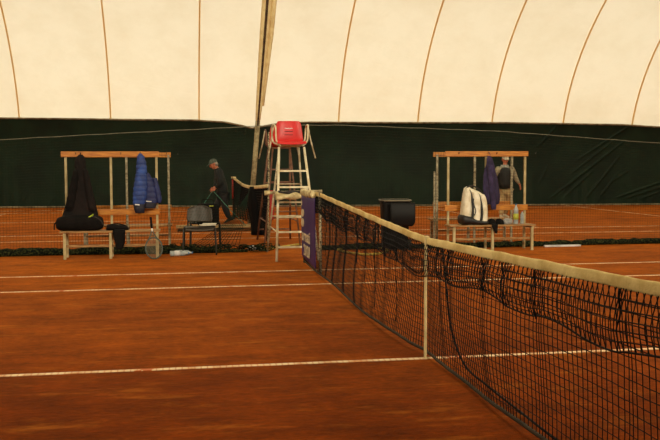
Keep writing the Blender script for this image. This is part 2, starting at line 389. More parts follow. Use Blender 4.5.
def curtain(u0, u1, vfn, name, du=.06, nz=44, inner=True, tops=None, cs=()):
    grid = []; n = int((u1-u0)/du)
    for i in range(n+1):
        u = u0+(u1-u0)*i/n; zt = lerp_list(tops, u) if tops else 2.75; row = []
        for j in range(nz+1):
            z = zt*j/nz; d = .018*math.sin(u*2.3+.6*math.sin(z*1.5)) + .02*noise.noise(V((u*.8, z*.6, 3)))
            d += .02*(1-z/zt)**3*math.sin(u*14+2*math.sin(u*3))
            for (a, b, c, e, h) in cs:
                ax, az = c-a, e-b; L2 = ax*ax+az*az; t = ((u-a)*ax+(z-b)*az)/L2
                if -.05 < t < 1.05:
                    dist = abs((u-a)*az-(z-b)*ax)/math.sqrt(L2)
                    if dist < .2: d += 1.9*h*math.exp(-(dist/.022)**2)*math.sin(PI*min(1, max(0, (t+.05)/1.1)))**.5
            row.append(vfn(u, d, z))
        grid.append(row)
    return tag(sheet(grid, name, M['green'], smooth=True), kind='structure')
curtain(-12, 14, lambda u, d, z: WP(u, lv(z)-d*.8-.03, z), 'wall_back', nz=90, du=.03, tops=top_pts, cs=creases)
vn = arch(PI)[0]
curtain(U0+.1, -12, lambda u, d, z: WP(u, lv(z)-d*.8-.03, z), 'wall_back_left', du=.3, nz=8, tops=top_pts)
curtain(14, U1-.1, lambda u, d, z: WP(u, lv(z)-d*.8-.03, z), 'wall_back_right', du=.3, nz=8, tops=top_pts)
curtain(U0+.1, U1-.1, lambda u, d, z: WP(u, lv(z, False)+.03+d*.8, z), 'wall_front', du=.3, nz=8)
curtain(vn+.2, -.1, lambda u, d, z: WP(U0+.12+d, u, z), 'wall_left_lining', du=.3, nz=8)
curtain(vn+.2, -.1, lambda u, d, z: WP(U1-.12-d, u, z), 'wall_right_lining', du=.3, nz=8)
mb = MB(); k = 160
mb.tube([WP(u, lv(lerp_list(top_pts, u))-.03, lerp_list(top_pts, u)) for u in [-12+26*i/k for i in range(k+1)]], .03, 6)
tag(mb.build('trim_50', M['hem'], smooth=True), kind='structure')
mb = MB(); mb.tube([WP(-12+26*i/k, -.11-.012*math.sin(i*1.7), .03) for i in range(k+1)], .03, 6)
tag(mb.build('baseboard_back', M['hem'], smooth=True), kind='structure')

# court lines: nailed tape, a thing's width of 5 cm
def court_line(a, b, i, wd=.05):
    a = V(a); b = V(b); L = (b-a).length; mb = MB(); n = max(2, int(L/.5)); d = (b-a)/L; s = V((-d.y, d.x, 0))
    pts = []
    for q in range(n+1):
        off = .006*noise.noise(V((q*.7, i*9.1, 0))); pts.append((q*L/n, off))
    vs = []
    for x, o in pts: vs += [(x, o-wd/2, 0), (x, o+wd/2, 0), (x, o-wd/2, .004), (x, o+wd/2, .004)]
    fs = []
    for q in range(n):
        o = q*4; fs += [(o+2, o+6, o+7, o+3), (o, o+4, o+6, o+2), (o+1, o+3, o+7, o+5)]
    mb.add(vs, fs); ob = mb.build('trim_%d' % (60+i), M['line']); ob.location = a; ob.rotation_euler.z = math.atan2(d.y, d.x)
    return tag(ob, kind='structure')
court_line((-6.4, 0, 0), (6.4, 0, 0), 0, .05)
for i, (y, x0, x1) in enumerate([(4.115, -11.885, 11.885), (-4.115, -11.885, 11.885), (5.485, -11.885, 11.885), (-5.485, -11.885, 11.885)]): court_line((x0, y, 0), (x1, y, 0), 1+i)
for i, x in enumerate((-6.4, 6.4)): court_line((x, -4.115, 0), (x, 4.115, 0), 6+i)
for i, x in enumerate((-11.885, 11.885)): court_line((x, -5.485, 0), (x, 5.485, 0), 9+i)
FX = -.36; FY = 10.71
for i, d in enumerate((0, 1.37, 9.6, 10.97)): court_line((FX-11.885, FY+d, 0), (FX+11.885, FY+d, 0), 12+i)
court_line((FX-6.4, FY+5.485, 0), (FX+6.4, FY+5.485, 0), 17)
for i, x in enumerate((-6.4, 6.4)): court_line((FX+x, FY+1.37, 0), (FX+x, FY+9.6, 0), 18+i)
for i, x in enumerate((-11.885, 11.2)): court_line((FX+x, FY, 0), (FX+x, FY+10.97, 0), 20+i)

# ------------------------------------------------------------------ the near net
NY0, NY1 = -5.0, 6.36
def ztop(Y):
    a = abs(Y); return .914 + .156*(a/5.03)**1.1 if a < 5.03 else 1.07 - .03*smoothstep((a-5.03)/1.4)
def zbot(Y): return .035 + .012*math.sin(Y*2.1)
gathers = [(-.36, .07, .05), (-.61, .07, .05), (-1.30, .08, .05), (-1.64, .08, .05), (-2.09, .09, .06), (-2.96, .06, .05), (.82, .08, .06), (1.24, .09, .06), (1.64, .08, .06), (2.08, .09, .07), (2.47, .08, .07), (3.11, .1, .07), (3.93, .1, .07), (4.42, .08, .05)]
def gy(Y, v):
    o = 0
    for g, wd, am in gathers:
        d = Y-g; k = math.exp(-(d/(wd*1.6))**2); o -= d*k*.6*(1-.5*v)
    return Y + o + .012*math.sin(Y*5+v*4)*v
def belly(Y, v, side=0):                           # sideways drift of the hanging net
    b = lerp_list([(-5, .05), (-1.4, .02), (-.8, .04), (-.2, .03), (.15, .03), (.4, -.02), (1, -.055), (1.9, -.067), (3.1, -.053), (5, -.03)], Y)*smoothstep((v-.3)/.7)
    b += .03*math.sin(PI*v)*math.sin(Y*1.7+.4) + .010*math.sin(Y*7+v*2)*v*(1-v) + .010*noise.noise(V((Y*3, v*4, side)))*(1-v)
    return b
def net_pt(Y, v, side=0):
    zt, zb = ztop(Y)-.055, zbot(Y); return V((belly(Y, v, side)+side, gy(Y, v), zt + (zb-zt)*v + .004*noise.noise(V((Y*9, v*14, 5)))))
net = thing('tennis_net', 'black tennis net with cream top tape running towards the camera in the near court', 'tennis net', (0, 0, 0))
P = .045; NR = 19; cols = int((NY1-NY0)/P)
mb = MB()
for i in range(cols+1):
    Y = NY0 + i*P; mb.tube([net_pt(Y, j/NR) for j in range(NR+1)], .0026, 4, cap=False)
for j in range(1, NR+1):
    mb.tube([net_pt(NY0+i*P, j/NR) for i in range(cols+1)], .0026, 4, cap=False)
mb.build('mesh', M['net'], net)
# the doubled upper skirt with its own hanging edge
mb = MB(); SK = 6
def skirt_pt(Y, j):
    L = .235 + .022*math.sin(Y*1.9+.5) + .018*math.sin(Y*6.1)
    v = j/SK; z = ztop(Y)-.05 - L*v; x = -.03*math.sin(PI*min(1, v*.9)) - .012 + .006*noise.noise(V((Y*4, v*3, 8)))
    return V((x, gy(Y+.012, v*.26), z))
for i in range(cols+1):
    mb.tube([skirt_pt(NY0+i*P, j) for j in range(SK+1)], .0029, 4, cap=False)
for j in range(1, SK):
    mb.tube([skirt_pt(NY0+i*P, j) for i in range(cols+1)], .0029, 4, cap=False)
mb.build('skirt', M['net'], net)
mb = MB(); mb.tube([skirt_pt(NY0+i*P, SK) for i in range(cols+1)], .0048, 6)
mb.build('skirt_cord', M['net'], net, smooth=True)
# bottom border cord, and the loose one that lies behind it
mb = MB(); mb.tube([net_pt(NY0+i*P, 1)+V((0, 0, -.004)) for i in range(cols+1)], .012, 6)
mb.build('bottom_cord', M['netlite'], net, smooth=True)
mb = MB(); pts = [(.01, -.36, .86), (.03, -.40, .55), (.05, -.45, .30), (.09, -.62, .09), (.13, -.95, .03), (.12, -1.5, .025), (.10, -2.3, .03), (.13, -3.4, .03), (.1, -4.9, .03)]
mb.tube(spline(pts, 8), .007, 6); mb.build('loose_cord', M['net'], net, smooth=True)
# hanging lacing strands that bunch the mesh
for g, wd, am in gathers:
    L = .30 + .5*rnd.random(); mb = MB()
    if g > .5: L = .5+.3*rnd.random()
    if g < 0: L = .2+.12*rnd.random()
    mb.tube([V((-.03+.006*math.sin(t*9+g), g + .008*math.sin(t*5+g*3), ztop(g)-.05-L*t)) for t in [q/12 for q in range(13)]], [.0055*(1-.5*q/12) for q in range(13)], 6)
    mb.build('lacing_strand', M['net'], net, smooth=True)
# tape
mb = MB(); k = 150
secs = []
for i in range(k+1):
    Y = NY0+(NY1-.05-NY0)*i/k; z = ztop(Y)-.028 + .0015*math.sin(Y*11); hh = .0285+.0012*math.sin(Y*23)
    secs.append(((.003*math.sin(Y*8), Y, z), (.0085+.002*math.sin(Y*13), 0, 0), (0, 0, hh)))
mb.loft(secs, 12, 3.0); mb.build('top_tape', M['tape'], net, smooth=True)
mb = MB(); mb.box((-.010, 0, .455), (.010, .045, .91)); mb.box((-.004, 0, .918), (.030, .045, .006)); mb.box((.012, 0, .885), (.004, .045, .06)); mb.box((0, 0, .004), (.03, .05, .008))
mb.build('centre_strap', M['strap'], net)

stick = MB(); stick.tube([(0, 5.03, 0), (.002, 5.035, .55), (-.002, 5.03, 1.07)], .019, 10)
tag(stick.build('singles_stick', M['stick'], smooth=True), 'mottled pale singles stick under the near net beside the purple banner', 'net stick')
post = thing('net_post', 'green net post at the far end of the near net behind the banner', 'net post', (0, 6.42, 0))
mb = MB(); mb.tube([(0, 0, 0), (0, 0, 1.05)], .032, 14); mb.build('post_tube', M['postgreen'], post, smooth=True)
mb = MB(); mb.loft([((0, 0, 1.05), (.04, 0, 0), (0, .05, 0)), ((0, 0, 1.09), (.04, 0, 0), (0, .05, 0))], 14, 3); mb.build('post_cap', M['white'], post)
mb = MB(); mb.box((.05, 0, .8), (.05, .07, .1)); mb.tube([(.07, 0, .8), (.12, 0, .8), (.12, .05, .86)], .007, 6); mb.build('winder', M['frameblk'], post)

# purple banner stretched between post and stick, on the side facing the camera
ban = thing('banner', 'purple cloth banner with cream logo and lettering hanging at the net post', 'banner', (-.05, 0, 0))
def bx(Y, z): return .003*math.sin(Y*9+z*3)+.002*math.sin(z*8+Y*2)
BY0, BY1 = 5.12, 6.44
bg_ = []
for i in range(25):
    Y = BY0+(BY1-BY0)*i/24; row = []
    zt, zb_ = 1.0, .10 - .04*(1-i/24)
    for j in range(21): z = zt+(zb_-zt)*j/20; row.append(V((bx(Y, z), Y, z)))
    bg_.append(row)
b_ = sheet(bg_, 'banner_cloth', M['purple'], parent=ban, smooth=True); sm = b_.modifiers.new('thickness', 'SOLIDIFY'); sm.thickness = .003
MW = lambda Y, z: Matrix.Translation((-.012, Y, z)) @ Matrix(((0, 0, -1, 0), (-1, 0, 0, 0), (0, 1, 0, 0), (0, 0, 0, 1)))
text_mesh('lettering', 'ernati', .24, MW(5.93, .42), M['print'], ban, 1.25, .003)
text_mesh('lettering', '2020', .22, MW(5.86, .215), M['print'], ban, 1.25, .003)
for z, h in ((.74, .055), (.60, .062), (.88, .035)):
    mb = MB(); mb.loft([((-.008, 6.27 if h > .05 else 6.36, z), (0, .14 if h > .05 else .05, 0), (0, 0, h)), ((-.013, 6.27 if h > .05 else 6.36, z), (0, .14 if h > .05 else .05, 0), (0, 0, h))], 20); mb.build('logo_mark', M['print'], ban)
mb = MB(); mb.loft([((-.0, Y, 1.03+.008*math.sin(Y*20)), (.03+.006*math.sin(Y*31), 0, 0), (0, 0, .042+.008*math.sin(Y*27))) for Y in [5.28+1.1*i/16 for i in range(17)]], 12, 2.4)
mb.build('folded_sleeve', M['cloth'], ban, smooth=True)

# ------------------------------------------------------------------ the divider net between the two courts
DY = 8.12
rope_pts = [(-12, 1.55), (-7, 1.70), (-4.62, 1.825), (-3.03, 1.92), (-1.47, 2.005), (-.62, 2.055), (.1, 2.075), (.81, 2.08), (3.57, 1.99), (6.52, 1.79), (9, 1.68), (14, 1.5)]
def rz(x): return lerp_list(rope_pts, x) + .004*math.sin(x*9)
tag(MB().tube([V((x, DY, rz(x))) for x in [-11.5+.25*i for i in range(101)]], .0065, 6).build('divider_rope', M['rope'], smooth=True), 'sagging pale rope carrying the dark divider netting', 'rope')
for sec, (x0, x1) in enumerate(((-9.0, -.72), (.50, 10.5))):
    dn = thing('divider_net', ['fine dark netting hung on the rope left of the umpire chairs', 'fine dark netting hung on the rope right of the umpire chairs'][sec], 'netting', (0, DY, 0), 0, 'netting between the courts')
    DP = .047; n = int((x1-x0)/DP); nz = 42
    def dpt(i, z01):
        x = x0+i*DP; t = z01; zt = rz(x); z = .05 + (zt-.05)*t
        yy = .03*math.sin(x*3.1+2*t)+.05*(1-t)*math.sin(x*1.3)
        if sec == 0:
            k = max(0, (x-(x1-1.5))/1.5)           # the free end is drawn together and flares over the ground
            if k > 0:
                pinch = math.exp(-((t-.42)/.28)**2)
                x += k*0 + (x1-.02-x)*pinch*.75*k - (1-t)**2*.35*k
                z += 0
        else:
            k = max(0, ((x0+.9)-x)/.9)
            if k > 0: x -= 0; x += (x0-x)*.5*k*math.exp(-((t-.4)/.3)**2)
        return V((x, yy, z))
    mb = MB()
    for i in range(n+1): mb.tube([dpt(i, j/10) for j in range(11)], .0017, 3, cap=False)
    for j in range(nz): mb.tube([dpt(i, (j+.5)/nz) for i in range(0, n+1, 2)], .0017, 3, cap=False)
    mb.build('netting', M['dnet'], dn)
    mb = MB(); k = int((x1-x0)/.06); pts = []; rs = []
    for i in range(k+1):
        x = x0+(x1-x0)*i/k
        r = .055+.03*noise.noise(V((x*2.1, 4, 0)))+.018*noise.noise(V((x*9, 1, 0))); r = max(.02, r*(1.25 if sec == 0 else 1.0))
        if sec == 0: r *= 1-.55*smoothstep((x-(x1-1.3))/1.0)
        pts.append(V((x, .05*math.sin(x*1.3)+.03*noise.noise(V((x*3, 0, 2))), r*.80))); rs.append(r)
    mb.tube(pts, rs, 10); o = mb.build('bunched_hem', M['dbunch'], dn, smooth=True)
# tangle at the free ends by the chairs
tg = thing('bunched_netting', 'heap of dark green netting lying on the clay behind the grey chair', 'netting', (-1.1, 8.12, 0))
mb = MB()
for q in range(46):
    a = V((rnd.uniform(-.9, .75), rnd.uniform(-.16, .16), .02)); pts = [a]
    for s_ in range(5): a = a + V((rnd.uniform(-.16, .16), rnd.uniform(-.06, .06), 0)); pts.append(V((a.x, a.y, .02+rnd.random()*.12)))
    mb.tube(spline(pts, 4), .008, 5)
mb.build('tangled_cord', M['dbunch'], tg, smooth=True)
mb = MB()
def sweep(a, b, c, k=10): return [V(a)*(1-t)**2 + V(b)*2*t*(1-t) + V(c)*t*t for t in [i/k for i in range(k+1)]]
for q in range(13):
    t = q/12; mb.tube(sweep((.42+.02*t, .02, 1.03), (.30-.25*t, 0, .35), (.22-.95*t, -.05+.1*t, .03)), .004, 4)
for q in range(12):
    t = .15+q/14; ps = []
    for c in range(13):
        k = c/12; s3 = sweep((.42+.02*k, .02, 1.03), (.30-.25*k, 0, .35), (.22-.95*k, -.05+.1*k, .03), 20); ps.append(s3[int(t*20)])
    mb.tube(ps, .0035, 4)
mb.build('draped_netting', M['dnet'], tg, smooth=True)

# ------------------------------------------------------------------ benches with coat rails
def make_rack(name, xs, Y, sgn, postm, label, seatz=.43, grp=None):
    """xs: upright X positions; seat on the sgn side of the uprights"""
    x0 = xs[1]; rt = thing(name, label, 'bench', (x0, Y, 0), 0, 'benches with coat rails'); xs = [x-x0 for x in xs]; a, b = xs[0]-.065, xs[-1]+.04
    for x in xs:
        MB().box((x, 0, .80), (.036, .036, 1.60)).build('upright', M[postm], rt, bevel=.004)
        MB().box((x, sgn*.34, (seatz-.03)/2), (.042, .042, seatz-.03)).build('leg', M[postm], rt, bevel=.004)
        MB().box((x, sgn*.17, seatz-.045), (.03, .36, .03)).build('bracket', M[postm], rt)
    top = MB().box(((a+b)/2, sgn*.034, 1.60), (b-a, .032, .085)).build('top_rail', M['wood'], rt, bevel=.005)
    for x in xs: 
        hk = MB(); hk.tube([(x+.16, sgn*.05, 1.61), (x+.16, sgn*.085, 1.60), (x+.16, sgn*.09, 1.63)], .005, 6); hk.build('hook', M['frameblk'], top)
    MB().box(((a+b)/2, sgn*.034, .70), (b-a, .03, .092)).build('back_rail', M['wood'], rt, bevel=.005)
    for k in range(3): MB().box(((a+b)/2, sgn*(.09+.12*k), seatz-.012), (b-a+.02, .105, .026)).build('seat_plank', M['seatwood'], rt, bevel=.004)
    MB().box(((a+b)/2, sgn*.30, .20), (b-a-.1, .024, .036)).build('stretcher', M['seatwood'], rt)
    return rt
RY = 7.82
LX = [atY(x, 200, RY).x for x in (66.5, 111.5, 157)]; RX = [atY(x, 200, RY).x for x in (448, 485.7, 524.5)]
LBX = [atY(x, 200, 9.0).x for x in (84, 127, 169)]; RBX = [atY(x, 200, 9.0).x for x in (437, 474.5, 511.5)]
make_rack('bench_with_coat_rail', LX, RY, -1, 'postcream', 'wooden bench with cream posts and coat rail holding the blue quilted jacket')
make_rack('bench_with_coat_rail', RX, RY, -1, 'postcream', 'wooden bench with posts and coat rail carrying the white racket bag')
make_rack('bench_with_coat_rail', LBX, 9.0, 1, 'postgrey', 'grey-posted coat rail bench behind the netting, back to back with the black bag bench', .40)
make_rack('bench_with_coat_rail', RBX, 9.0, 1, 'postgrey', 'grey-posted coat rail bench behind the netting and the white racket bag')
st = atY(435.5, 200, 8.6); mb = MB(); mb.box((0, 0, .65), (.03, .03, 1.30)); o = mb.build('stake', M['postgrey'], bevel=.003); o.location = (st.x-.02, 8.6, 0)
tag(o, 'short pale stake standing left of the right-hand benches', 'stake')

SZ = .431                                           # top of a near seat
# black sports bag
bag = thing('sports_bag', 'large black duffel bag lying on the left bench under the dark jacket', 'bag', (LX[0]+.22, RY-.2, SZ))
mb = MB(); L_ = .36
mb.loft([((x, 0, .125-.02*abs(x/L_)**2), (0, .15*q, 0), (0, 0, .125*q)) for x, q in [(-.36, .25), (-.35, .55), (-.32, .78), (-.24, .93), (-.1, 1), (.08, 1), (.2, .97), (.29, .85), (.335, .62), (.35, .25)]], 24, 2.6, fold=lambda t, s: 1+.03*math.sin(5*t+s*9))
mb.build('bag_body', M['blackfab'], bag, smooth=True)
mb = MB(); mb.tube(spline([(.18, -.10, .22), (.26, -.12, .20), (.32, -.11, .15), (.345, -.08, .09)], 5), .008, 6); mb.build('zip', M['darkcloth'], bag, smooth=True)
mb = MB(); mb.tube(spline([(-.34, -.02, .15), (-.375, -.04, .10), (-.38, -.05, .02)], 5), .010, 6); mb.build('end_strap', M['blackfab'], bag, smooth=True)
mb = MB(); mb.loft([((.12, -.115, .195), (.03, 0, .012), (0, 0, .01)), ((.19, -.10, .235), (.02, 0, .014), (0, .0, .018))], 10, 3); mb.build('tag', M['lime'], bag, smooth=True)

def hang_sections(rows, Y, X0, dz=0, Y0=0, depth=.07):
    """rows of (y, xleft, xright, depth) in the photo -> real cross-sections on the rail's plane"""
    out = []
    for y, xa, xb, dp in rows:
        a = atY(xa, y, Y); b = atY(xb, y, Y); c = (a+b)/2
        out.append(((c.x-X0, c.y-Y0, c.z+dz), ((b.x-a.x)/2, 0, 0), (0, dp, 0)))
    return out
def densify(rows, k=4):
    out = []
    for a, b in zip(rows, rows[1:]):
        for j in range(k): t = j/k; t2 = t; out.append(tuple(p+(q-p)*t2 for p, q in zip(a, b)))
    out.append(rows[-1]); return out
JY = RY-.145
jk = thing('hanging_jacket', 'dark brown padded jacket hanging from the left bench rail down to the black bag', 'jacket', (atY(80, 155, JY).x, JY, 0)); X0 = jk.location.x
rows = densify([(154.6, 79, 82.5, .012), (157, 76.5, 84.3, .035), (161, 75, 85.5, .05), (166, 74.6, 85.8, .05), (168.5, 75.2, 86, .05), (171, 73.5, 87.5, .055), (178, 71.5, 89, .06), (188, 70, 91, .065), (200, 67, 93.5, .075), (212, 63.5, 96, .085), (219, 61, 97, .10), (222.5, 60.5, 96.5, .07)], 4)
MB().loft(hang_sections(rows, JY, X0, Y0=JY), 40, 2.2, fold=lambda t, s: 1+.10*math.sin(5*t+1.5*s)*s+.05*math.sin(11*t+3*s)).build('jacket_body', M['brownfab'], jk, smooth=True)
rows = densify([(169, 83, 87, .03), (176, 83.5, 90, .045), (188, 85, 92.5, .05), (200, 87, 94.5, .05), (209, 89, 95.5, .045), (211, 90, 95, .03)], 4)
MB().loft([((c[0], c[1]-.055, c[2]), U, W) for c, U, W in hang_sections(rows, JY, X0, Y0=JY)], 20, 2, fold=lambda t, s: 1+.07*math.sin(s*34)).build('sleeve', M['brownfab'], jk, smooth=True)
rows = densify([(170, 74, 79, .03), (180, 71, 79, .045), (195, 68, 77, .05), (207, 65.5, 75, .05), (211, 66, 73, .03)], 4)
MB().loft([((c[0], c[1]-.05, c[2]), U, W) for c, U, W in hang_sections(rows, JY, X0, Y0=JY)], 20, 2, fold=lambda t, s: 1+.07*math.sin(s*34+1)).build('sleeve', M['blackfab'], jk, smooth=True)
MB().tube([(0, -.02, 1.57), (.0, .02, 1.60), (.0, .062, 1.625), (0, .09, 1.60)], .006, 6).build('hanging_loop', M['blackfab'], jk)

# blue quilted jacket
JY = RY-.15
bj = thing('quilted_jacket', 'bright blue quilted jacket with navy cuffs hanging from the left bench rail', 'jacket', (atY(140, 155, JY).x, JY, 0)); X0 = bj.location.x
def quilt(k, a=.09): return lambda t, s: 1-a*(abs(math.cos(s*k*PI))**6) + .03*math.sin(3*t+s*5)
def hs(rows, dy=0, k=10):
    return [((c[0], c[1]+dy, c[2]), U, W) for c, U, W in hang_sections(densify(rows, k), JY, X0, Y0=JY)]
MB().loft(hs([(153.5, 139, 141.5, .015), (156, 137, 144, .04), (162, 136.5, 146, .05), (168, 136, 147, .05), (174, 136.5, 147.5, .05)]), 28, 2, quilt(5)).build('hood', M['blue'], bj, smooth=True)
MB().loft(hs([(173, 141, 149, .04), (180, 140, 153, .05), (190, 140, 156, .05), (200, 141, 157.5, .05), (203, 142, 158, .045)], .02), 28, 2.2, quilt(7)).build('jacket_body', M['bluedk'], bj, smooth=True)
MB().loft(hs([(202, 142, 157.5, .044), (208.5, 143.5, 155.5, .04)], .02, 4), 24, 2.2).build('lower_hem', M['navy'], bj, smooth=True)
MB().loft(hs([(171, 136.5, 145, .045), (176, 135, 147, .055), (186, 133.5, 147.5, .06), (196, 133, 147, .06), (204.5, 133, 145.5, .055)], -.03), 28, 2.2, quilt(8)).build('sleeve', M['blue'], bj, smooth=True)
MB().loft(hs([(204, 133.2, 145.3, .054), (209, 134, 145, .055), (213, 135.5, 144.5, .04)], -.03, 4), 24, 2.2).build('cuff', M['navy'], bj, smooth=True)
MB().loft(hs([(178, 152, 157, .03), (190, 154, 160, .04), (200, 156, 162, .04), (203, 157, 161, .03)], .05), 20, 2, quilt(6)).build('sleeve', M['bluedk'], bj, smooth=True)
for (xa, xb, y, dy) in ((135, 139.5, 204.5, -.088), (146, 151.5, 201.2, -.036)):
    a = atY(xa, y, JY+dy); b = atY(xb, y+.4, JY+dy); MB().bar((a.x-X0, dy, a.z), (b.x-X0, dy, b.z), .006, .016, V((0, 0, 1))).build('reflective_strip', M['reflect'], bj)
MB().tube([(0, -.01, 1.58), (0, .03, 1.615), (0, .07, 1.63)], .006, 6).build('hanging_loop', M['navy'], bj)

# small black bag and the dark towel hanging from the seat
sb = thing('shoulder_bag', 'small flat black bag on the left bench seat below the blue jacket', 'bag', (atY(117.5, 228, RY-.2).x, RY-.2, SZ))
MB().loft([((x, 0, .045*q+.001), (0, .12*q**.5, 0), (0, 0, .045*q)) for x, q in [(-.165, .5), (-.155, .9), (-.1, 1.05), (0, .95), (.08, .85), (.14, .7), (.165, .35)]], 20, 2.6, fold=lambda t, s: 1+.05*math.sin(4*t+s*13)).build('bag_body', M['blackfab'], sb, smooth=True)
MB().tube(spline([(-.1, -.05, .09), (0, -.09, .105), (.1, -.05, .08), (.15, -.04, .05)], 6), .009, 6).build('handle', M['blackfab'], sb, smooth=True)
tw = thing('dark_towel', 'black towel hanging below the left bench seat', 'towel', (atY(119, 240, RY-.41).x, RY-.395, 0))
MB().loft([((dx, 0, z), (wd, 0, 0), (0, .018, 0)) for z, wd, dx in [(.445, .085, 0), (.40, .09, 0), (.33, .082, .005), (.25, .07, .01), (.18, .055, .0), (.145, .045, -.005)]], 24, 2.4, fold=lambda t, s: 1+.12*math.sin(7*t+2*s)).build('towel_fall', M['blackfab'], tw, smooth=True)
MB().box((0, .07, .443), (.16, .15, .016)).build('towel_fold', M['blackfab'], tw, bevel=.005)

# tennis racket leaning against the bench, head down
def racket():
    a = atY(155, 250, 7.30); rt = thing('tennis_racket', 'tennis racket leaning head-down against the right end of the left bench', 'racket', (a.x, 7.27, 0))
    top = V((atY(151.5, 224, 7.44).x-a.x, .17, .47)); dr = V((top.x, top.y, 0)); L = .685
    ax = V((top.x, top.y, .50)).normalized(); sd = ax.cross(V((0, -1, 0))).normalized()*-1; c = ax*.170 + V((0, 0, .0))
    ov = [c + ax*(.165*math.cos(t)) + sd*(.125*math.sin(t)) for t in [2*PI*i/40 for i in range(40)]]
    lift = -min(p.z for p in ov)+.012; ov = [p+V((0, 0, lift)) for p in ov]; c = c+V((0, 0, lift))
    MB().tube(ov, .011, 8, closed=True).build('hoop', M['racket'], rt, smooth=True)
    mb = MB()
    for k in range(-8, 9):
        q = k/9; h = .16*math.sqrt(1-q*q); mb.tube([c+sd*(.12*q)-ax*h, c+sd*(.12*q)+ax*h], .0012, 4)
        h = .12*math.sqrt(1-q*q); mb.tube([c+ax*(.158*q)-sd*h, c+ax*(.158*q)+sd*h], .0012, 4)
    mb.build('strings', M['string'], rt)
    j = c+ax*.27
    for s_ in (-1, 1): MB().tube(spline([c+ax*.14+sd*(.068*s_), c+ax*.20+sd*(.035*s_), j+sd*(.008*s_)], 5), .009, 8).build('throat', M['racket'], rt, smooth=True)
    e = c+ax*.49
    MB().tube([j-ax*.01, j+ax*.05], .013, 10).build('collar', M['reflect'], rt, smooth=True)
    MB().tube([j+ax*.04, j+ax*.06, e], [.014, .017, .018], 8).build('grip', M['blackfab'], rt, smooth=True)
racket()

# ------------------------------------------------------------------ plastic chairs
def make_chair(name, label, shell, frame, loc, rz_):
    rt = thing(name, label, 'chair', loc, rz_, 'plastic chairs by the netting')     # local: faces -Y, seat .52 wide
    def seatp(i, j):
        x = -.225+.45*i/16; y = -.21+.40*j/14; return V((x, y, .43+.015*(x/.22)**2-.02*math.cos((y+.2)*4)*(1 if y > -.15 else .6)-(.03*max(0, (-.15-y)/.06)**2)))
    o = sheet([[seatp(i, j) for j in range(15)] for i in range(17)], 'seat', M[shell], parent=rt, smooth=True)
    s = o.modifiers.new('thickness', 'SOLIDIFY'); s.thickness = .018
    def backp(i, j):
        a = -1+2*i/20; t = j/14; z = .50+.27*t; wd = .215*(1-.10*t)*(1-.35*max(0, (t-.7)/.3)**3)*(1-.16*max(0, (.25-t)/.25)**2)
        zz = z - .018*abs(a)**3*(1 if t > .8 else 0); return V((wd*a, .21+.05*t-.05*a*a*-1*-1+.02, zz))
    o = sheet([[backp(i, j) for j in range(15)] for i in range(21)], 'backrest', M[shell], parent=rt, smooth=True)
    s = o.modifiers.new('thickness', 'SOLIDIFY'); s.thickness = .018
    for sx in (-1, 1):
        MB().tube(spline([(sx*.262, -.24, 0), (sx*.256, -.225, .2), (sx*.25, -.20, .40), (sx*.245, -.17, .425)], 4), .0125, 8).build('leg', M[frame], rt, smooth=True)
        MB().tube(spline([(sx*.255, .26, 0), (sx*.25, .23, .2), (sx*.245, .19, .40), (sx*.24, .14, .425)], 4), .0125, 8).build('leg', M[frame], rt, smooth=True)
        MB().tube(spline([(sx*.19, .20, .42), (sx*.19, .235, .50), (sx*.18, .26, .62)], 4), .012, 8).build('back_support', M[frame], rt, smooth=True)
    MB().tube([(-.245, -.17, .425), (-.24, .14, .425), (-.19, .2, .42), (.19, .2, .42), (.24, .14, .425), (.245, -.17, .425)], .012, 8, closed=True).build('seat_frame', M[frame], rt, smooth=True)
    return rt
c1 = at(200.3, 255.3); make_chair('plastic_chair', 'empty brown-grey plastic chair with metal legs standing on the near side of the netting', 'chairgrey', 'frameblk', (c1.x, c1.y+.24, 0), R(-2))
make_chair('plastic_chair', 'black chair with its back to the grey-brown chair, beyond the netting', 'chairblk', 'chairblk', (at(205.5, 247).x, 9.12, 0), R(180))
pf = thing('folded_paper', 'white folded papers lying on the seat of the grey-brown chair', 'paper', (c1.x+.13, c1.y+.33, .448))
MB().box((0, 0, .010), (.26, .16, .014), Matrix.Rotation(.12, 3, 'Z')).build('sheet_stack', M['paper'], pf, bevel=.003)
MB().box((.03, -.01, .028), (.22, .14, .018), Matrix.Rotation(-.15, 3, 'Z')).build('folded_sheet', M['paper'], pf, bevel=.004)
c2x = at(207.5, 247).x
hb2 = thing('black_bag', 'black bag hung over the back of the black chair, behind the grey-brown chair', 'bag', (c2x, 8.74, 0))
MB().loft([((0, 0, z), (.19*k, 0, 0), (0, .055*k, 0)) for z, k in ((.40, .75), (.42, .95), (.5, 1), (.66, 1), (.755, .97), (.775, .7))], 28, 5, fold=lambda t, s: 1+.02*math.sin(5*t+s*4)).build('bag_body', M['blackfab'], hb2, smooth=True)
MB().box((.06, -.058, .735), (.07, .006, .014)).build('bag_print', M['label'], hb2)
MB().tube(spline([(-.1, 0, .765), (-.09, .05, .83), (.0, .06, .84), (.09, .05, .83), (.1, 0, .765)], 5), .008, 6).build('handle', M['blackfab'], hb2, smooth=True)
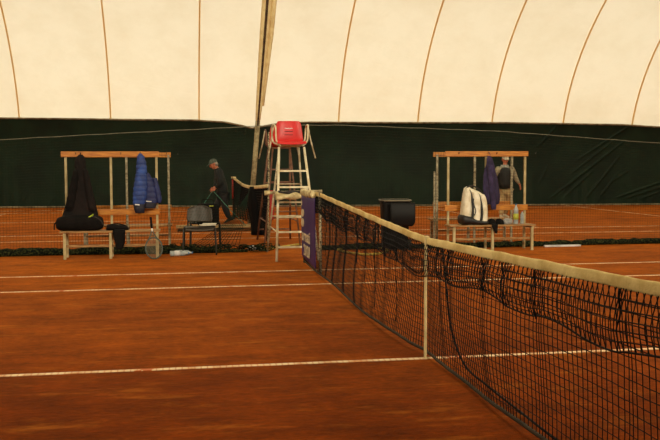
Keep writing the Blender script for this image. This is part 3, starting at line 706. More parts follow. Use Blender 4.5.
# black box draped behind the backrest, seen above the first chair
# ------------------------------------------------------------------ umpire chairs
def umpire(name, label, loc, rz_, tube, rear, top_dx, back='red'):
    rt = thing(name, label, 'umpire chair', loc, rz_, 'umpire chairs')   # origin: centre of the ladder foot, ladder faces -Y
    hb, ht, TZ = .315, .195, 1.70; ty = .66; cx = top_dx
    foot = lambda s: V((s*hb, 0, 0)); topp = lambda s: V((cx+s*ht, ty, TZ))
    for s in (-1, 1):
        MB().tube([foot(s), topp(s)], .019, 10).build('stile', M[tube], rt, smooth=True)
        MB().tube([V((s*hb, 1.42, 0)), V((cx+s*.155, .98, TZ))], .016, 10).build('rear_leg', M[rear], rt, smooth=True)
    for z in (1.335, 1.09, .865, .645, .425, .205):
        t = z/TZ; a = foot(-1).lerp(topp(-1), t); b = foot(1).lerp(topp(1), t); MB().bar(a, b, .036, .026).build('rung', M[tube], rt)
    for s in (-1, 1):
        for z in (1.335, .425):
            t = z/TZ; a = foot(s).lerp(topp(s), t); b = V((s*hb, 1.42, 0)).lerp(V((cx+s*.155, .98, TZ)), t); MB().tube([a, b], .011, 8).build('side_brace', M[tube], rt, smooth=True)
    for z in (1.12, .60): 
        t = z/TZ; a, b = (V((s*hb, 1.42, 0)).lerp(V((cx+s*.155, .98, TZ)), t) for s in (-1, 1)); MB().tube([a, b], .011, 8).build('rear_brace', M[rear], rt, smooth=True)
    fr = [V((cx-ht, ty+.02, TZ+.035)), V((cx+ht, ty+.02, TZ+.035)), V((cx+.16, .98, TZ+.02)), V((cx-.16, .98, TZ+.02))]
    MB().tube(fr, .011, 8, closed=True).build('seat_frame', M[tube], rt, smooth=True)
    # one-piece shell: lip, seat, back
    prof = [(ty-.05, 1.735), (ty-.035, 1.765), (ty+.0, 1.775), (ty+.12, 1.765), (ty+.26, 1.76), (ty+.31, 1.785), (ty+.335, 1.84), (ty+.355, 1.93), (ty+.375, 2.035), (ty+.39, 2.105), (ty+.395, 2.12)]
    def shp(i, j):
        a = -1+2*i/20; y, z = prof[j]; t = j/(len(prof)-1); wd = .232 - .036*smoothstep((t-.45)/.55); 
        if j >= len(prof)-2: wd -= .022*(j-len(prof)+3)/2
        return V((cx+wd*a, y-.035*abs(a)**3*smoothstep((t-.4)/.2), z+.018*abs(a)**3*(1-smoothstep((t-.4)/.2))))
    o = sheet([[shp(i, j) for j in range(len(prof))] for i in range(21)], 'seat_shell', M['red'], parent=rt, smooth=True)
    s_ = o.modifiers.new('thickness', 'SOLIDIFY'); s_.thickness = .014; s2 = o.modifiers.new('round', 'SUBSURF'); s2.levels = s2.render_levels = 1
    for z in (1.90, 1.845, 1.955):
        y = lerp_list([(p[1], p[0]) for p in prof[5:]], z); MB().box((cx, y-.010, z), (.14, .012, .011)).build('slot', M['slot'], o)
    y = lerp_list([(p[1], p[0]) for p in prof[5:]], 2.00); mb = MB()
    for k in range(8): mb.box((cx-.056+.016*k, y-.012, 2.0), (.012, .006, .018 if k % 3 else .022))
    mb.build('maker_mark', M['reflect'], o)
    for s in (-1, 1):                                # arm hoops and the loose hanging support tubes
        ax = cx+s*.25
        MB().tube(spline([(cx+s*.17, ty+.34, 1.74), (ax, ty+.36, 1.80), (ax+s*.02, ty+.34, 1.98), (ax+s*.02, ty+.24, 2.04), (ax+s*.01, ty+.02, 2.04), (ax+s*.0, ty-.05, 1.98), (ax-s*.01, ty-.04, 1.80), (cx+s*.17, ty, 1.72)], 5), .014, 8).build('armrest', M[tube], rt, smooth=True)
        MB().tube([(ax+s*.02, ty+.1, 2.03), (ax+s*.06, ty+.06, 1.80), (ax+s*.12, ty-.02, 1.53)], .012, 8).build('hanging_tube', M['offwhite'], rt, smooth=True)
    return rt
ux = (at(277, 262).x + .315)
umpire('umpire_chair', 'tall white umpire chair with ladder and red seat beside the near net post', (ux, 6.60, 0), 0, 'white', 'offwhite', .0)
umpire('umpire_chair', 'second umpire chair behind the first, brown-legged, facing the far court', (at(262, 247).x+.36, 10.33, 0), PI, 'browntube', 'browntube', -.04)
# long pale tube lying across the ladder, cloths over it
lad = V((ux, 6.60+.40, 0))
a = atY(266.5, 193, 6.86); b = atY(322, 191.3, 6.86)
tb = thing('rolled_net_pole', 'long pale pole lying across the white umpire chair ladder', 'pole', ((a.x+b.x)/2, 6.86, 0))
cxm = (a.x+b.x)/2
MB().tube([(a.x-cxm, 0, a.z), (b.x-cxm, 0, b.z)], .024, 12).build('pole_tube', M['pole'], tb, smooth=True)
MB().tube([(a.x-cxm-.03, 0, a.z), (a.x-cxm+.05, 0, a.z)], .036, 12).build('end_knob', M['cloth'], tb, smooth=True)
cl = thing('cream_cloth', 'crumpled cream cloth hung over the pole on the umpire chair ladder', 'cloth', (atY(290, 196, 6.82).x, 6.80, 0))
z0 = atY(290, 196, 6.80).z
MB().loft([((x, 0, z0+.008*math.sin(x*19)), (0, .05+.01*math.sin(x*33), 0), (0, 0, .05+.012*math.sin(x*25))) for x in [-.22+.44*i/14 for i in range(15)]], 18, 2.3, fold=lambda t, s: 1+.12*math.sin(3*t+s*12)).build('cloth_roll', M['cloth'], cl, smooth=True)
MB().loft([((x, -.02, z0+.06+.006*math.sin(x*23)), (0, .035, 0), (0, 0, .020+.008*math.sin(x*31+2))) for x in [-.18+.34*i/12 for i in range(13)]], 16, 2.2, fold=lambda t, s: 1+.15*math.sin(3*t+s*15)).build('dark_rag', M['darkcloth'], cl, smooth=True)

# ------------------------------------------------------------------ the far court's net and its fittings
fn = thing('tennis_net', 'dark far-court net with sagging cream tape left of the umpire chairs', 'tennis net', (0, 0, 0))
p0 = at(262, 247); tops = [(atY(268, 186, 9.2)), (atY(259.5, 187, 10.4)), (atY(252, 187.3, 12.0)), (atY(244, 185.5, 14.0)), (atY(238, 181.5, 15.6)), (atY(233.6, 177.8, 16.5))]
sp = spline(tops, 8)
MB().loft([(p, (.02, 0, 0), (0, 0, .035)) for p in sp], 10, 3).build('top_tape', M['strap'], fn, smooth=True)
sp2 = spline(tops, 26); mb = MB(); nr = 18
def fpt(i, j):
    p = sp2[i]; v = j/nr; t = i/(len(sp2)-1); low = .05; x = p.x + .18*v*math.sin(t*PI)+.02*math.sin(i*.8)*v; return V((x, p.y, (p.z-.03)*(1-v)+low*v))
for i in range(len(sp2)): mb.tube([fpt(i, j) for j in range(0, nr+1, 3)], .0065, 4, cap=False)
for j in range(1, nr+1): mb.tube([fpt(i, j) for i in range(0, len(sp2), 2)], .0065, 4, cap=False)
mb.build('mesh', M['net'], fn)
q = at(254.5, 233); mb = MB()
mb.loft([((atY(255, 200, 11.4).x-.0+dx, 11.4, z), (wd, 0, 0), (0, wd*.8, 0)) for z, wd, dx in [(.98, .10, 0), (.9, .13, .0), (.7, .14, .01), (.5, .13, .02), (.3, .12, .04), (.12, .13, .05), (.01, .15, .07)]], 22, 2, fold=lambda t, s: 1+.13*math.sin(8*t+3*s))
mb.build('gathered_mesh', M['net'], fn, smooth=True)
rp = atY(233.7, 190, 16.55); o = thing('net_post', 'red far-court net post behind the stooping man', 'net post', (rp.x, 16.55, 0))
MB().tube([(0, 0, 0), (0, 0, 1.06)], .035, 10).build('post_tube', M['frameblk'], o, smooth=True)
MB().tube([(0, -.0, .52), (0, 0, 1.03)], .05, 10).build('red_sleeve', M['redp'], o, smooth=True)
MB().box((0, 0, 1.07), (.12, .12, .05)).build('post_cap', M['strap'], o)
o = thing('net_post', 'pale mottled net post of the far court beside the umpire ladder', 'net post', (atY(267.5, 200, 8.7).x, 8.7, 0))
MB().tube([(0, 0, 0), (.02, 0, 1.0), (.03, 0, 1.98)], .014, 10).build('post_tube', M['stick'], o, smooth=True)
o = thing('rolled_banner', 'narrow red strip hanging behind the white umpire chair ladder', 'banner', (atY(272, 205, 8.95).x, 8.95, 0))
MB().loft([((.0, 0, z), (.045*k, 0, 0), (0, .03*k, 0)) for z, k in ((.98, .6), (.93, 1), (.7, .9), (.5, .8), (.46, .4))], 14, 2, fold=lambda t, s: 1+.1*math.sin(4*t)).build('rolled_cloth', M['redp'], o, smooth=True)

# tall leaning pole, wrapped in gathered fabric up to the roof
pb = at(250, 224.5); d = ray(264.5, 34); pt = CAM + d*((pb.y-CAM.y)/d.y); dirp = (pt-pb); ptop = pb + dirp*1.62
pole = thing('tall_pole', 'tall leaning pale pole rising from the far court into the roof', 'pole', (pb.x, pb.y, 0))
mid = dirp*((2.9)/dirp.z)
MB().tube([V((0, 0, 0)), mid], [.062, .055], 12).build('pole_shaft', M['pole'], pole, smooth=True)
MB().tube([mid*.84, mid*.95, mid*1.3, dirp*1.0, dirp*1.62], [.058, .075, .10, .115, .13], 14).build('fabric_sleeve', M['sleevecloth'], pole, smooth=True)
MB().tube([mid*.80+V((0, -.058, 0)), mid*.95+V((-.0, -.076, 0)), mid*1.3+V((.0, -.10, 0)), dirp+V((.0, -.115, 0)), dirp*1.62+V((0, -.13, 0))], [.02, .022, .026, .03, .034], 8).build('lacing', M['seamdark'], pole, smooth=True)
MB().tube([mid*.96+V((.09, -.0, 0)), mid*1.3+V((.13, .0, 0)), dirp+V((.16, .0, 0)), dirp*1.62+V((.19, 0, 0))], [.03, .045, .055, .07], 8).build('sleeve_fold', M['sleevecloth'], pole, smooth=True)

# drag net pulled by the stooping man
b0 = at(176, 229); b1 = at(257, 228); dm = thing('drag_net', 'court drag mat on a long pale beam pulled by the man in black', 'drag net', ((b0.x+b1.x)/2, b0.y, 0))
hw = (b1.x-b0.x)/2
MB().box((0, 0, .05), (2*hw, .05, .075)).build('beam', M['beam'], dm, bevel=.006)
mb = MB()
for i in range(38): x = -hw*.96+2*hw*.96*i/37; mb.tube([V((x+.02*math.sin(j*1.3+i), -.03-j*.16, .008+.003*math.sin(i+j))) for j in range(7)], .003, 3, cap=False)
for j in range(11): mb.tube([V((-hw*.96+2*hw*.96*i/30, -.06-j*.09, .008+.003*math.sin(i*.9+j))) for i in range(31)], .003, 3, cap=False)
mb.build('mat_mesh', M['dnet'], dm)

# yellow hose loops
hs_ = [(265, 250), (285, 247.5), (300, 245.5), (318, 246.5), (327, 248), (337, 247.5), (345, 249), (338, 251), (347, 253.5), (362, 255.5), (378, 255), (388, 252), (380, 249.3), (364, 248.6), (352, 249.3)]
pts = [at(x, y)+V((0, 0, .02)) for x, y in hs_]
tag(MB().tube(spline(pts, 8), .019, 8).build('yellow_hose', M['hose'], smooth=True), 'yellow hose looping on the clay behind the near net', 'hose')
# pale board by the right netting
wb = at(561, 246.3); o = MB().box((0, 0, .015), (.66, .06, .03)).build('white_board', M['reflect'], bevel=.004); o.location = (wb.x, wb.y-.05, 0); tag(o, 'thin white board lying on the clay right of the right bench', 'board')

# ------------------------------------------------------------------ bin
bn = at(398, 250.3); binr = thing('wheelie_bin', 'black wheelie bin with its lid flung open, standing behind the near net', 'bin', (bn.x, bn.y+.22, 0), R(-7))
mb = MB(); H_ = .83; secs = [((0, 0, z), (wx, 0, 0), (0, wy, 0)) for z, wx, wy in ((.04, .19, .20), (.06, .20, .21), (.5, .225, .245), (H_-.06, .24, .265), (H_-.05, .255, .28), (H_, .255, .28))]
inner = [((0, 0, z), (wx, 0, 0), (0, wy, 0)) for z, wx, wy in ((H_, .235, .26), (H_-.06, .222, .245), (.1, .18, .19))]
mb.loft(secs+inner, 32, 7); mb.build('bin_body', M['plastblack'], binr, smooth=False)
rimp = [(.255*math.copysign(abs(math.cos(t))**(2/7), math.cos(t)), .28*math.copysign(abs(math.sin(t))**(2/7), math.sin(t)), H_) for t in [2*PI*i/48 for i in range(48)]]
MB().tube(rimp, .009, 6, closed=True).build('rim', M['rim'], binr, smooth=True)
for sx in (-1, 1): MB().tube([(sx*.20, -.22, .09), (sx*.245, -.22, .09)], .09, 20).build('wheel', M['frameblk'], binr, smooth=False)
MB().tube([(-.2, -.30, H_-.01), (-.2, -.335, H_+.0), (.2, -.335, H_+.0), (.2, -.30, H_-.01)], .013, 8).build('handle', M['rim'], binr, smooth=True)
secs = []
for k in range(11):
    t = k/10; z = H_-.03 - .39*t; hw_ = .205 - .05*max(0, (t-.8)/.2)**2; secs.append(((.085, -.365-.03*math.sin(PI*t), z), (hw_, 0, 0), (0, .018+.012*math.sin(PI*t), 0)))
MB().loft(secs, 28, 5).build('lid', M['plastblack'], binr, smooth=True)

# ------------------------------------------------------------------ right bench things
wbx = atY(472, 226, RY-.2).x
wb_ = thing('racket_bag', 'white and black racket backpack standing on the right bench', 'bag', (wbx, RY-.2, SZ))
rowsb = [(0, -.205, .215), (.03, -.215, .228), (.12, -.208, .235), (.25, -.195, .233), (.36, -.18, .225), (.45, -.17, .205), (.51, -.162, .17), (.555, -.15, .09), (.60, -.135, -.03), (.615, -.11, -.05)]
def bsec(lo, hi, dy, wy, x0=None, x1=None, shrink=1.0):
    out = []
    rr = densify(rowsb, 4)
    for z, a, b in rr:
        if lo <= z <= hi:
            aa = a if x0 is None else a+(b-a)*x0; bb = b if x1 is None else a+(b-a)*x1
            out.append((((aa+bb)/2, dy, z), ((bb-aa)/2*shrink, 0, 0), (0, wy*(1-.35*(z/.62)**2), 0)))
    return out
def cl_(secs):      # close rounded ends
    a, b = secs[0], secs[-1]
    return [(a[0], V(a[1])*.6, V(a[2])*.6)] + [(V(s[0])+V((0, 0, 0)), s[1], s[2]) for s in secs] + [(V(b[0])+V((0, 0, .012)), V(b[1])*.55, V(b[2])*.55)]
MB().loft(cl_(bsec(0, .62, 0, .135)), 32, 2.6).build('bag_shell', M['bagwhite'], wb_, smooth=True)
MB().loft(cl_(bsec(.05, .60, -.075, .085, .0, .33)), 20, 2.5).build('side_pocket', M['bagwhite'], wb_, smooth=True)
MB().loft(cl_(bsec(.05, .545, -.10, .085, .36, .70)), 20, 2.5).build('front_pocket', M['bagwhite'], wb_, smooth=True)
MB().loft(cl_(bsec(.05, .50, -.08, .085, .72, .99)), 20, 2.5).build('side_pocket', M['bagwhite'], wb_, smooth=True)
mb = MB()
secs = []
for k in range(17):
    t = k/16; x = -.222+.458*t; h = .175-.11*smoothstep(t*1.1); e = min(1, .7+8*min(t, 1-t)); secs.append(((x, -.025, h/2+.002), (0, .168*e, 0), (0, 0, h/2*min(1, e+.05))))
mb.loft(secs, 24, 3.4)
mb.build('black_base', M['bagblack'], wb_, smooth=True)
for fr, top in ((.345, .575), (.70, .51)):
    pts = []
    for k in range(9):
        z = .08+(top-.08)*k/8; a, b = lerp_list([(r[0], r[1]) for r in rowsb], z), lerp_list([(r[0], r[2]) for r in rowsb], z)
        pts.append((a+(b-a)*(fr+.03*math.sin(k*.6)), -.166+.09*(z/.62)**2, z))
    MB().tube(spline(pts, 3), [.020]*25, 6).build('dark_piping', M['bagblack'], wb_, smooth=True)
MB().tube(spline([(-.13, -.06, .60), (-.05, -.08, .645), (.07, -.07, .60), (.17, -.05, .50), (.225, -.04, .38), (.245, -.05, .2), (.235, -.05, .05)], 5), .013, 6).build('shoulder_strap', M['bagblack'], wb_, smooth=True)
MB().tube(spline([(-.05, -.05, .60), (.0, -.12, .50), (-.035, -.155, .38), (.0, -.175, .24), (-.02, -.18, .16)], 5), .009, 6).build('hanging_strap', M['bagblack'], wb_, smooth=True)

JY = RY-.14
vj = thing('hanging_jacket', 'violet fleece jacket hanging from the right bench rail', 'jacket', (atY(490, 155, JY).x, JY, 0)); X0 = vj.location.x
rows = densify([(156, 487.5, 490.5, .012), (159, 486.8, 492.5, .03), (164, 486.5, 494, .04), (168, 485, 494.5, .05), (176, 483.8, 496.5, .055), (186, 483.5, 498, .06), (196, 484, 499.5, .065), (202, 484.5, 499, .055), (204.5, 487, 498, .04)], 4)
MB().loft(hang_sections(rows, JY, X0, Y0=JY), 36, 2.2, fold=lambda t, s: 1+.09*math.sin(6*t+2*s)).build('jacket_body', M['violet'], vj, smooth=True)
rows = densify([(165, 486, 491, .03), (180, 486.5, 492.5, .045), (195, 488, 494, .045), (206, 489.5, 495, .04), (209.5, 490.5, 494.5, .03)], 4)
MB().loft([((c[0], c[1]-.06, c[2]), U, W) for c, U, W in hang_sections(rows, JY, X0, Y0=JY)], 18, 2, fold=lambda t, s: 1+.05*math.sin(s*30)).build('sleeve', M['violet'], vj, smooth=True)
MB().tube([(0, -.01, 1.58), (0, .03, 1.61), (0, .07, 1.63)], .006, 6).build('hanging_loop', M['violet'], vj)

def flat_cap(x, y, Y, label):
    p = atY(x, y, Y); o = thing('cap', label, 'cap', (p.x, Y, SZ), 0, 'caps on the right bench')
    MB().ball((0, 0, .0), (.085, .09, .095), 20, 10, lambda q: V((q.x, q.y, max(0, q.z)))).build('crown', M['blackfab'], o, smooth=True)
    MB().loft([((0, -.07-.03*k, .010-.004*k), (.07-.012*k*k, 0, 0), (0, 0, .005)) for k in (0, 1, 2)], 14, 2.4).build('brim', M['blackfab'], o, smooth=True)
flat_cap(491.5, 222, RY-.17, 'black cap on the right bench, next to the white racket bag')
flat_cap(499, 222, RY-.19, 'black cap on the right bench, nearer the clear wrapping')
p = atY(507.5, 222, RY-.2); o = thing('plastic_wrapping', 'crumpled clear plastic wrapping beside the tall bottle on the right bench', 'wrapping', (p.x, RY-.2, SZ))
MB().ball((0, 0, .045), (.085, .07, .05), 22, 14, lambda q: q*(1+.25*noise.noise(q*3.5))+V((0, 0, 0))).build('film', M['film'], o)
MB().ball((-.03, -.04, .03), (.05, .04, .035), 16, 10, lambda q: q*(1+.3*noise.noise(q*4+V((5, 0, 0))))).build('film_fold', M['film'], o)
def bottle(name, label, loc, h, r, capm, lab=None, lie=None):
    o = thing(name, label, 'bottle', loc, 0, 'plastic bottles')
    if lie is not None: o.rotation_euler = (0, R(90), lie); o.location.z = r+.001
    prof = [(0, .85), (.02, 1), (.55, 1), (.60, .93), (.66, 1), (.74, .92), (.84, .5), (.9, .38), (.96, .36)]
    MB().loft([((0, 0, h*t), (r*k, 0, 0), (0, r*k, 0)) for t, k in prof], 20).build('bottle_body', M['water'], o, smooth=True)
    MB().loft([((0, 0, h*.95), (r*.42, 0, 0), (0, r*.42, 0)), ((0, 0, h), (r*.42, 0, 0), (0, r*.42, 0))], 14).build('screw_cap', M[capm], o)
    if lab: MB().loft([((0, 0, h*.22), (r*1.02, 0, 0), (0, r*1.02, 0)), ((0, 0, h*.52), (r*1.02, 0, 0), (0, r*1.02, 0))], 20).build('bottle_label', M[lab], o, smooth=True)
    return o
p = atY(515.8, 222, RY-.22); bottle('water_bottle', 'tall clear bottle with a yellow-green label standing on the right bench', (p.x, RY-.22, SZ), .335, .042, 'bluecap', 'label')
p = atY(522, 222, RY-.18); bottle('water_bottle', 'small clear bottle with a red cap standing at the right bench end', (p.x, RY-.18, SZ), .215, .031, 'redcap')
p = atY(181, 254, 7.66); p.y = 7.66; bottle('water_bottle', 'clear bottle lying on the clay left of the grey-brown chair, lower one', (p.x-.17, p.y, 0), .30, .042, 'bluecap', 'reflect', R(8))
p = atY(183, 252, 7.82); p.y = 7.82; bottle('water_bottle', 'clear bottle lying on the clay left of the grey-brown chair, closest to the netting', (p.x-.12, p.y, 0), .28, .04, 'bluecap', 'film', R(-12))
p = at(247, 250); bottle('water_bottle', 'pale bottle lying in the netting left of the umpire chair foot', (p.x, p.y-.1, 0), .28, .045, 'bluecap', 'reflect', R(4))
tw = thing('dark_towel', 'dark cloth dangling below the right bench seat beside the white bag', 'cloth', (atY(495, 228, RY-.4).x, RY-.395, 0))
MB().loft([((dx, 0, z), (wd, 0, 0), (0, .012, 0)) for z, wd, dx in [(.445, .05, 0), (.40, .05, 0), (.36, .035, .01), (.32, .025, .02), (.29, .012, .02)]], 20, 2.4, fold=lambda t, s: 1+.12*math.sin(6*t+2*s)).build('towel_fall', M['blackfab'], tw, smooth=True)
MB().box((0, .06, .441), (.10, .13, .012)).build('towel_fold', M['blackfab'], tw, bevel=.004)

# ------------------------------------------------------------------ people
def skinned(name, joints, edges, m, parent, sub=2, root=0, extra=None):
    keys = list(joints); me = bpy.data.meshes.new(name+'_skel')
    me.from_pydata([joints[k][0] for k in keys], [(keys.index(a), keys.index(b)) for a, b in edges], [])
    o = bpy.data.objects.new(name+'_skel', me); COL.objects.link(o)
    sk = o.modifiers.new('skin', 'SKIN'); sk.use_smooth_shade = True; ss = o.modifiers.new('sub', 'SUBSURF'); ss.levels = ss.render_levels = sub
    for i, k in enumerate(keys):
        r = joints[k][1]; r = r if isinstance(r, tuple) else (r, r); sv = me.skin_vertices[0].data[i]; sv.radius = r; sv.use_root = (i == root)
    bpy.context.view_layer.update()
    ev = bpy.data.meshes.new_from_object(o.evaluated_get(bpy.context.evaluated_depsgraph_get())); bpy.data.objects.remove(o)
    if extra:
        bm = bmesh.new(); bm.from_mesh(ev)
        t = bpy.data.meshes.new('t'); t.from_pydata(extra.v, [], extra.f); bm.from_mesh(t); bmesh.ops.recalc_face_normals(bm, faces=bm.faces); bm.to_mesh(ev); bm.free(); bpy.data.meshes.remove(t)
    ev.materials.clear(); ev.materials.append(m); ev.name = name
    for p in ev.polygons: p.use_smooth = True; p.material_index = 0
    return link(name, ev, parent)
def head_geo(mb, c, fwd, up, s=1.0):
    fwd = V(fwd).normalized(); up = V(up).normalized(); sd = fwd.cross(up).normalized(); up = sd.cross(fwd)
    def tr(p): return c + (fwd*p[0] + sd*p[1] + up*p[2])*s
    vs = []; n, m = 24, 18
    for i in range(m+1):
        ph = PI*i/m
        for k in range(n):
            t = 2*PI*k/n; x = math.sin(ph)*math.cos(t); y = math.sin(ph)*math.sin(t); z = math.cos(ph)
            wz = 1-.28*max(0, -z)**1.5; X = .096*x*(1-.12*max(0, -z)) + (.012 if z < -.2 and x > 0 else 0)*x; Y = .075*y*wz; Z = .118*z
            if x > 0:
                nose = math.exp(-(y/.16)**2)*math.exp(-((z+.12)/.20)**2); X += .028*nose
                brow = math.exp(-((z-.2)/.12)**2)*math.exp(-(y/.6)**2); X += .006*brow
                for e in (-.36, .36): X -= .010*math.exp(-((y-e)/.15)**2)*math.exp(-((z-.05)/.10)**2)
                X -= .005*math.exp(-(y/.3)**2)*math.exp(-((z+.48)/.06)**2); X += .006*math.exp(-(y/.35)**2)*math.exp(-((z+.85)/.15)**2)
            vs.append(tr((X, Y, Z)))
    mb.add(vs, [(i*n+k, (i+1)*n+k, (i+1)*n+(k+1) % n, i*n+(k+1) % n) for i in range(m) for k in range(n)])
    for e in (-1, 1):
        mb.loft([(tr((-.005, e*.072, 0)), fwd*.018*s, up*.030*s), (tr((-.010, e*.086, .002)), fwd*.020*s, up*.032*s), (tr((-.010, e*.088, .002)), fwd*.010*s, up*.02*s)], 12)
    return tr, sd, up, fwd
def hand_geo(mb, wrist, d, palmn, s=1.0, curl=.5, side=1):
    d = V(d).normalized(); pn = V(palmn); pn = (pn-d*pn.dot(d)).normalized(); sd = d.cross(pn)*side
    mb.loft([(wrist+d*t*s, sd*w_*s, pn*h*s) for t, w_, h in ((-.01, .024, .02), (.02, .032, .018), (.06, .042, .016), (.09, .040, .013), (.095, .03, .01))], 14, 2.6)
    for k, (off, L) in enumerate(((-.030, .060), (-.010, .072), (.010, .068), (.029, .052))):
        a = wrist+d*.085*s+sd*off*s; ang = 0; pts = [a]
        for q in range(3):
            ang += curl*(.6+.2*q); a = a+(d*math.cos(ang)+pn*math.sin(ang))*L*s*(.42, .32, .26)[q]; pts.append(a)
        mb.tube(pts, [.0095*s, .009*s, .008*s, .006*s], 8)
    a = wrist+d*.02*s-sd*.026*s; mb.tube([a, a+(d*.6-sd*.8)*.035*s+pn*.012*s, a+(d*.9-sd*.5)*.068*s+pn*.028*s], [.012*s, .0105*s, .008*s], 8)
def eyes(tr, parent, s):
    mb = MB()
    for e in (-1, 1): mb.ball(tr((.083, e*.028, .010)), .009*s, 10, 6)
    mb.build('eyes', M['shoeblk'], parent, smooth=True)
def shoe(c, fwd, m, parent, pitch=0):
    f = V(fwd).normalized(); sd = V((-f.y, f.x, 0)).normalized(); up = sd.cross(V((-f.x, -f.y, -f.z))).normalized()
    if up.z < 0: up = -up
    mb = MB()
    mb.loft([(c+f*x+up*h, sd*w_, up*hh) for x, w_, hh, h in ((-.075, .022, .03, .035), (-.065, .036, .045, .046), (-.02, .040, .048, .049), (.04, .040, .038, .039), (.10, .046, .028, .029), (.15, .042, .022, .023), (.18, .028, .016, .018), (.187, .01, .008, .014))], 16, 2.6)
    return mb.build('shoe', m, parent, smooth=True)
def slim(j):                                       # the body under its clothes
    q = {'pel': .62, 'belly': .72, 'chest': .72, 'shL': .7, 'shR': .7, 'elL': .8, 'elR': .8, 'hipL': .7, 'hipR': .7, 'knL': .8, 'knR': .8}
    return {k: (p, tuple(x*q.get(k, 1) for x in (r if isinstance(r, tuple) else (r, r)))) for k, (p, r) in j.items()}
E_ARM = lambda s: [('chest', 'sh'+s), ('sh'+s, 'el'+s), ('el'+s, 'wr'+s)]
E_LEG = lambda s: [('pel', 'hip'+s), ('hip'+s, 'kn'+s), ('kn'+s, 'an'+s)]

# man stooping, pulling the drag net
PY = 15.0; s0 = atY(222, 200, PY)
m1 = thing('person', 'person in grey cap and black clothes stooping to pull the drag ropes', 'person', (s0.x, PY, 0))
def J(x, y, dy=0): q = atY(x, y, PY); return V((q.x-s0.x, dy, q.z))
j = dict(pel=(J(223, 193), (.13, .11)), belly=(J(222, 186), (.13, .115)), chest=(J(219.8, 175), (.135, .13)), neck=(J(217.6, 169.5), .06), head=(J(215.2, 166.5), .055))
for s, dy in (('L', -.19), ('R', .19)):
    j['sh'+s] = (J(219, 172.5, dy), .062); j['hip'+s] = (J(223, 195.5, dy*.45), .09)
j['elL'] = (J(220, 183, -.24), .048); j['wrL'] = (J(215.2, 188.3, -.10), .03)
j['elR'] = (J(217, 182.5, .22), .048); j['wrR'] = (J(214.2, 188.5, .03), .03)
j['knL'] = (J(225, 208, -.10), .065); j['anL'] = (J(229.3, 218.6, -.10), .042)
j['knR'] = (J(215.5, 208, .10), .065); j['anR'] = (J(214.5, 220.5, .10), .042)
j['anR'] = (V((j['anR'][0].x, .10, .09)), .042)
E0 = [('pel', 'belly'), ('belly', 'chest'), ('chest', 'neck'), ('neck', 'head')]
hd = MB(); fw = V((-.93, -.12, -.42)); tr, sd, up, fw_ = head_geo(hd, J(213.6, 164.3), fw, (-.35, 0, 1))
hand_geo(hd, j['wrL'][0], (-.8, .1, -.55), (0, 1, -.3), .95, .75, 1); hand_geo(hd, j['wrR'][0], (-.8, -.1, -.55), (0, -1, -.3), .95, .75, -1)
body = skinned('body', slim(j), E0+E_ARM('L')+E_ARM('R')+E_LEG('L')+E_LEG('R'), M['skin'], m1, extra=hd); eyes(tr, body, 1)
for k_ in ('pel', 'belly', 'chest'): j[k_] = (j[k_][0], j[k_][1])
g = lambda k, a: (j[k][0], tuple(x+a for x in j[k][1]) if isinstance(j[k][1], tuple) else j[k][1]+a)
jj = {k: g(k, .028) for k in ('pel', 'belly', 'chest', 'shL', 'shR', 'elL', 'elR')}
for s in 'LR': e, w_ = j['el'+s][0], j['wr'+s][0]; jj['wr'+s] = (e.lerp(w_, .88), .045)
jj['pel'] = (j['pel'][0]+V((0, 0, -.06)), (.17, .16)); jj['neck'] = (j['chest'][0].lerp(j['neck'][0], .85), .095)
for s in 'LR': jj['sh'+s] = (j['sh'+s][0], .10)
skinned('jacket', jj, [('pel', 'belly'), ('belly', 'chest'), ('chest', 'neck')]+E_ARM('L')+E_ARM('R'), M['jacket'], m1)
nk = j['neck'][0]; MB().loft([(nk+V((.01, 0, -.05)), V((.085, 0, .03)), V((0, .085, 0))), (nk+V((.0, 0, .0)), V((.075, 0, .03)), V((0, .075, 0))), (nk+V((-.012, 0, .035)), V((.066, 0, .03)), V((0, .066, 0)))], 20).build('collar', M['jacket'], m1, smooth=True)
tt = {k: g(k, .022) for k in ('pel', 'hipL', 'hipR', 'knL', 'knR', 'anL', 'anR')}
skinned('trousers', tt, E_LEG('L')+E_LEG('R'), M['trousers'], m1)
shoe(V((j['anR'][0].x+.02, .10, .0)), (-1, -.1, 0), M['shoeblk'], m1)
a = j['anL'][0]; shoe(V((a.x+.055, -.10, .075)), (-.90, -.1, -.35), M['shoeblk'], m1)
hb_ = MB(); cc = J(213.6, 164.3)
def capf(mb, tr, h=.05, col=None):
    vs = []; n, m = 24, 8
    for i in range(m+1):
        ph = PI*.5*i/m
        for k in range(n):
            t = 2*PI*k/n; vs.append(tr((.108*math.sin(ph)*math.cos(t)-.006, .088*math.sin(ph)*math.sin(t), .030+.105*math.cos(ph))))
    mb.add(vs, [(i*n+k, (i+1)*n+k, (i+1)*n+(k+1) % n, i*n+(k+1) % n) for i in range(m) for k in range(n)])
    mb.loft([(tr((x, 0, z)), (tr((0, w_, 0))-tr((0, 0, 0))), (tr((0, 0, .006))-tr((0, 0, 0)))) for x, w_, z in ((.07, .078, .042), (.12, .074, .036), (.16, .055, .026), (.172, .03, .022))], 16, 2.6)
capf(hb_, tr); hb_.build('cap', M['cap'], m1, smooth=True)
mb = MB(); mb.loft([(tr((x, 0, z)), (tr((0, w_, 0))-tr((0, 0, 0))), (tr((d, 0, 0))-tr((0, 0, 0)))) for x, w_, d, z in ((-.03, .080, .068, .04), (-.035, .082, .068, .01), (-.04, .078, .062, -.03), (-.045, .066, .05, -.06))], 20); mb.build('hair', M['hair'], m1, smooth=True)
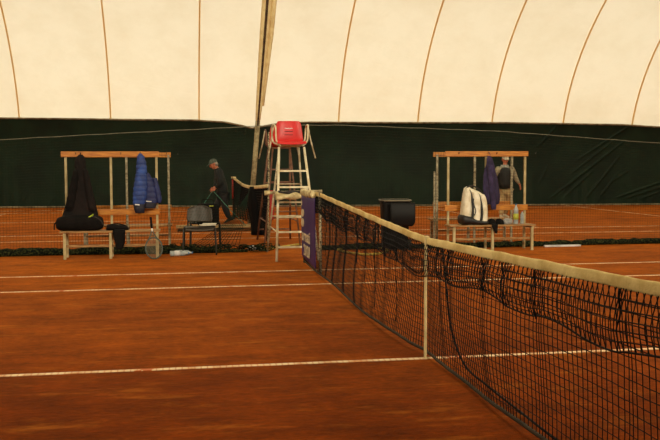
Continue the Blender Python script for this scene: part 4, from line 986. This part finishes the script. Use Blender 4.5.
# drag ropes: from his hands to the ends of the beam
hnd = m1.matrix_world.translation
ha = V((s0.x, PY, 0)) + j['wrL'][0] + V((-.06, .02, -.05))
for k, e in enumerate((V((b0.x+.25, b0.y, .06)), V((b1.x-.25, b1.y, .06)))):
    tag(MB().tube([ha, ha.lerp(e, .5)+V((0, 0, -.02)), e], .008, 6).build('drag_rope', M['teal'], smooth=True),
        ['thin teal rope from the stooping person\'s hand down to the left', 'thin teal rope from the stooping person\'s hand down to the right'][k], 'rope', 'drag ropes')

# man walking towards the camera behind the right bench
PY = 15.6; s0 = atY(505, 200, PY)
m2 = thing('person', 'person in black vest, beige hoodie and khaki trousers walking behind the right bench', 'person', (s0.x, PY, 0))
j = dict(pel=(J(505.2, 189), (.14, .10)), belly=(J(505, 182), (.14, .105)), chest=(J(505, 172), (.155, .115)), neck=(J(505, 166), .055), head=(J(505.3, 161.5), .055))
for s, sg, x in (('L', -1, 497.8), ('R', 1, 512.3)):
    j['sh'+s] = (J(x, 169, 0), .058); j['hip'+s] = (J(505.2+sg*3, 191.5), .085)
j['elL'] = (J(494, 179, .02), .045); j['wrL'] = (J(495, 188, -.12), .03)
j['elR'] = (J(515.8, 177.5, .03), .045); j['wrR'] = (J(519.2, 184.6, -.03), .03)
j['knL'] = (J(501, 203, -.12), .062); j['anL'] = (V((J(498.5, 215).x, -.16, .085)), .042)
j['knR'] = (J(508, 203, .05), .062); j['anR'] = (V((J(507, 215).x, .16, .085)), .042)
hd = MB(); tr, sd, up, fw_ = head_geo(hd, J(505.4, 159.6), (-.15, -1, -.2), (0, 0, 1))
hand_geo(hd, j['wrR'][0], (.25, -.1, -1), (-1, 0, 0), .95, .25, 1); hand_geo(hd, j['wrL'][0], (0, -.2, -1), (1, 0, 0), .95, .3, -1)
body = skinned('body', slim(j), E0+E_ARM('L')+E_ARM('R')+E_LEG('L')+E_LEG('R'), M['skin'], m2, extra=hd); eyes(tr, body, 1)
jj = {k: g(k, .022) for k in ('pel', 'belly', 'chest', 'shL', 'shR', 'elL', 'elR')}
for s in 'LR': e, w_ = j['el'+s][0], j['wr'+s][0]; jj['wr'+s] = (e.lerp(w_, .92), .042)
jj['neck'] = (j['chest'][0].lerp(j['neck'][0], .7), .08); jj['pel'] = (j['pel'][0]+V((0, 0, -.05)), (.17, .14))
for s in 'LR': jj['sh'+s] = (j['sh'+s][0], .085)
skinned('hoodie', jj, [('pel', 'belly'), ('belly', 'chest'), ('chest', 'neck')]+E_ARM('L')+E_ARM('R'), M['hoodie'], m2)
ve = dict(pel=(j['pel'][0]+V((-.02, -.02, -.02)), (.24, .19)), belly=(j['belly'][0]+V((-.02, -.02, 0)), (.235, .19)), chest=(j['chest'][0]+V((-.02, -.02, -.02)), (.25, .20)), up=(j['chest'][0]+V((-.01, -.01, .14)), (.19, .15)))
skinned('vest', ve, [('pel', 'belly'), ('belly', 'chest'), ('chest', 'up')], M['vest'], m2)
tt = {k: g(k, .022) for k in ('pel', 'hipL', 'hipR', 'knL', 'knR', 'anL', 'anR')}
skinned('trousers', tt, E_LEG('L')+E_LEG('R'), M['khaki'], m2)
shoe(V((j['anL'][0].x, -.18, .0)), (-.15, -1, 0), M['shoewht'], m2); shoe(V((j['anR'][0].x, .14, .0)), (.15, -1, 0), M['shoewht'], m2)
mb = MB(); nk = j['neck'][0]
mb.loft([(nk+V((0, y, z)), V((rx, 0, 0)), V((0, ry, 0))) for z, rx, ry, y in ((-.10, .13, .12, .0), (-.05, .125, .115, .0), (-.01, .105, .10, .01), (.03, .095, .09, .03), (.035, .07, .07, .03))], 22, 2, fold=lambda t, s: 1+.04*math.sin(7*t))
mb.build('hood', M['hoodgrey'], m2, smooth=True)
mb = MB(); capf(mb, tr); mb.build('cap', M['capwhite'], m2, smooth=True)
mb = MB(); mb.loft([(tr((x, 0, z)), (tr((0, w_, 0))-tr((0, 0, 0))), (tr((d, 0, 0))-tr((0, 0, 0)))) for x, w_, d, z in ((-.03, .080, .068, .04), (-.035, .082, .068, .01), (-.04, .078, .062, -.03), (-.045, .066, .05, -.06))], 20); mb.build('hair', M['hairdk'], m2, smooth=True)
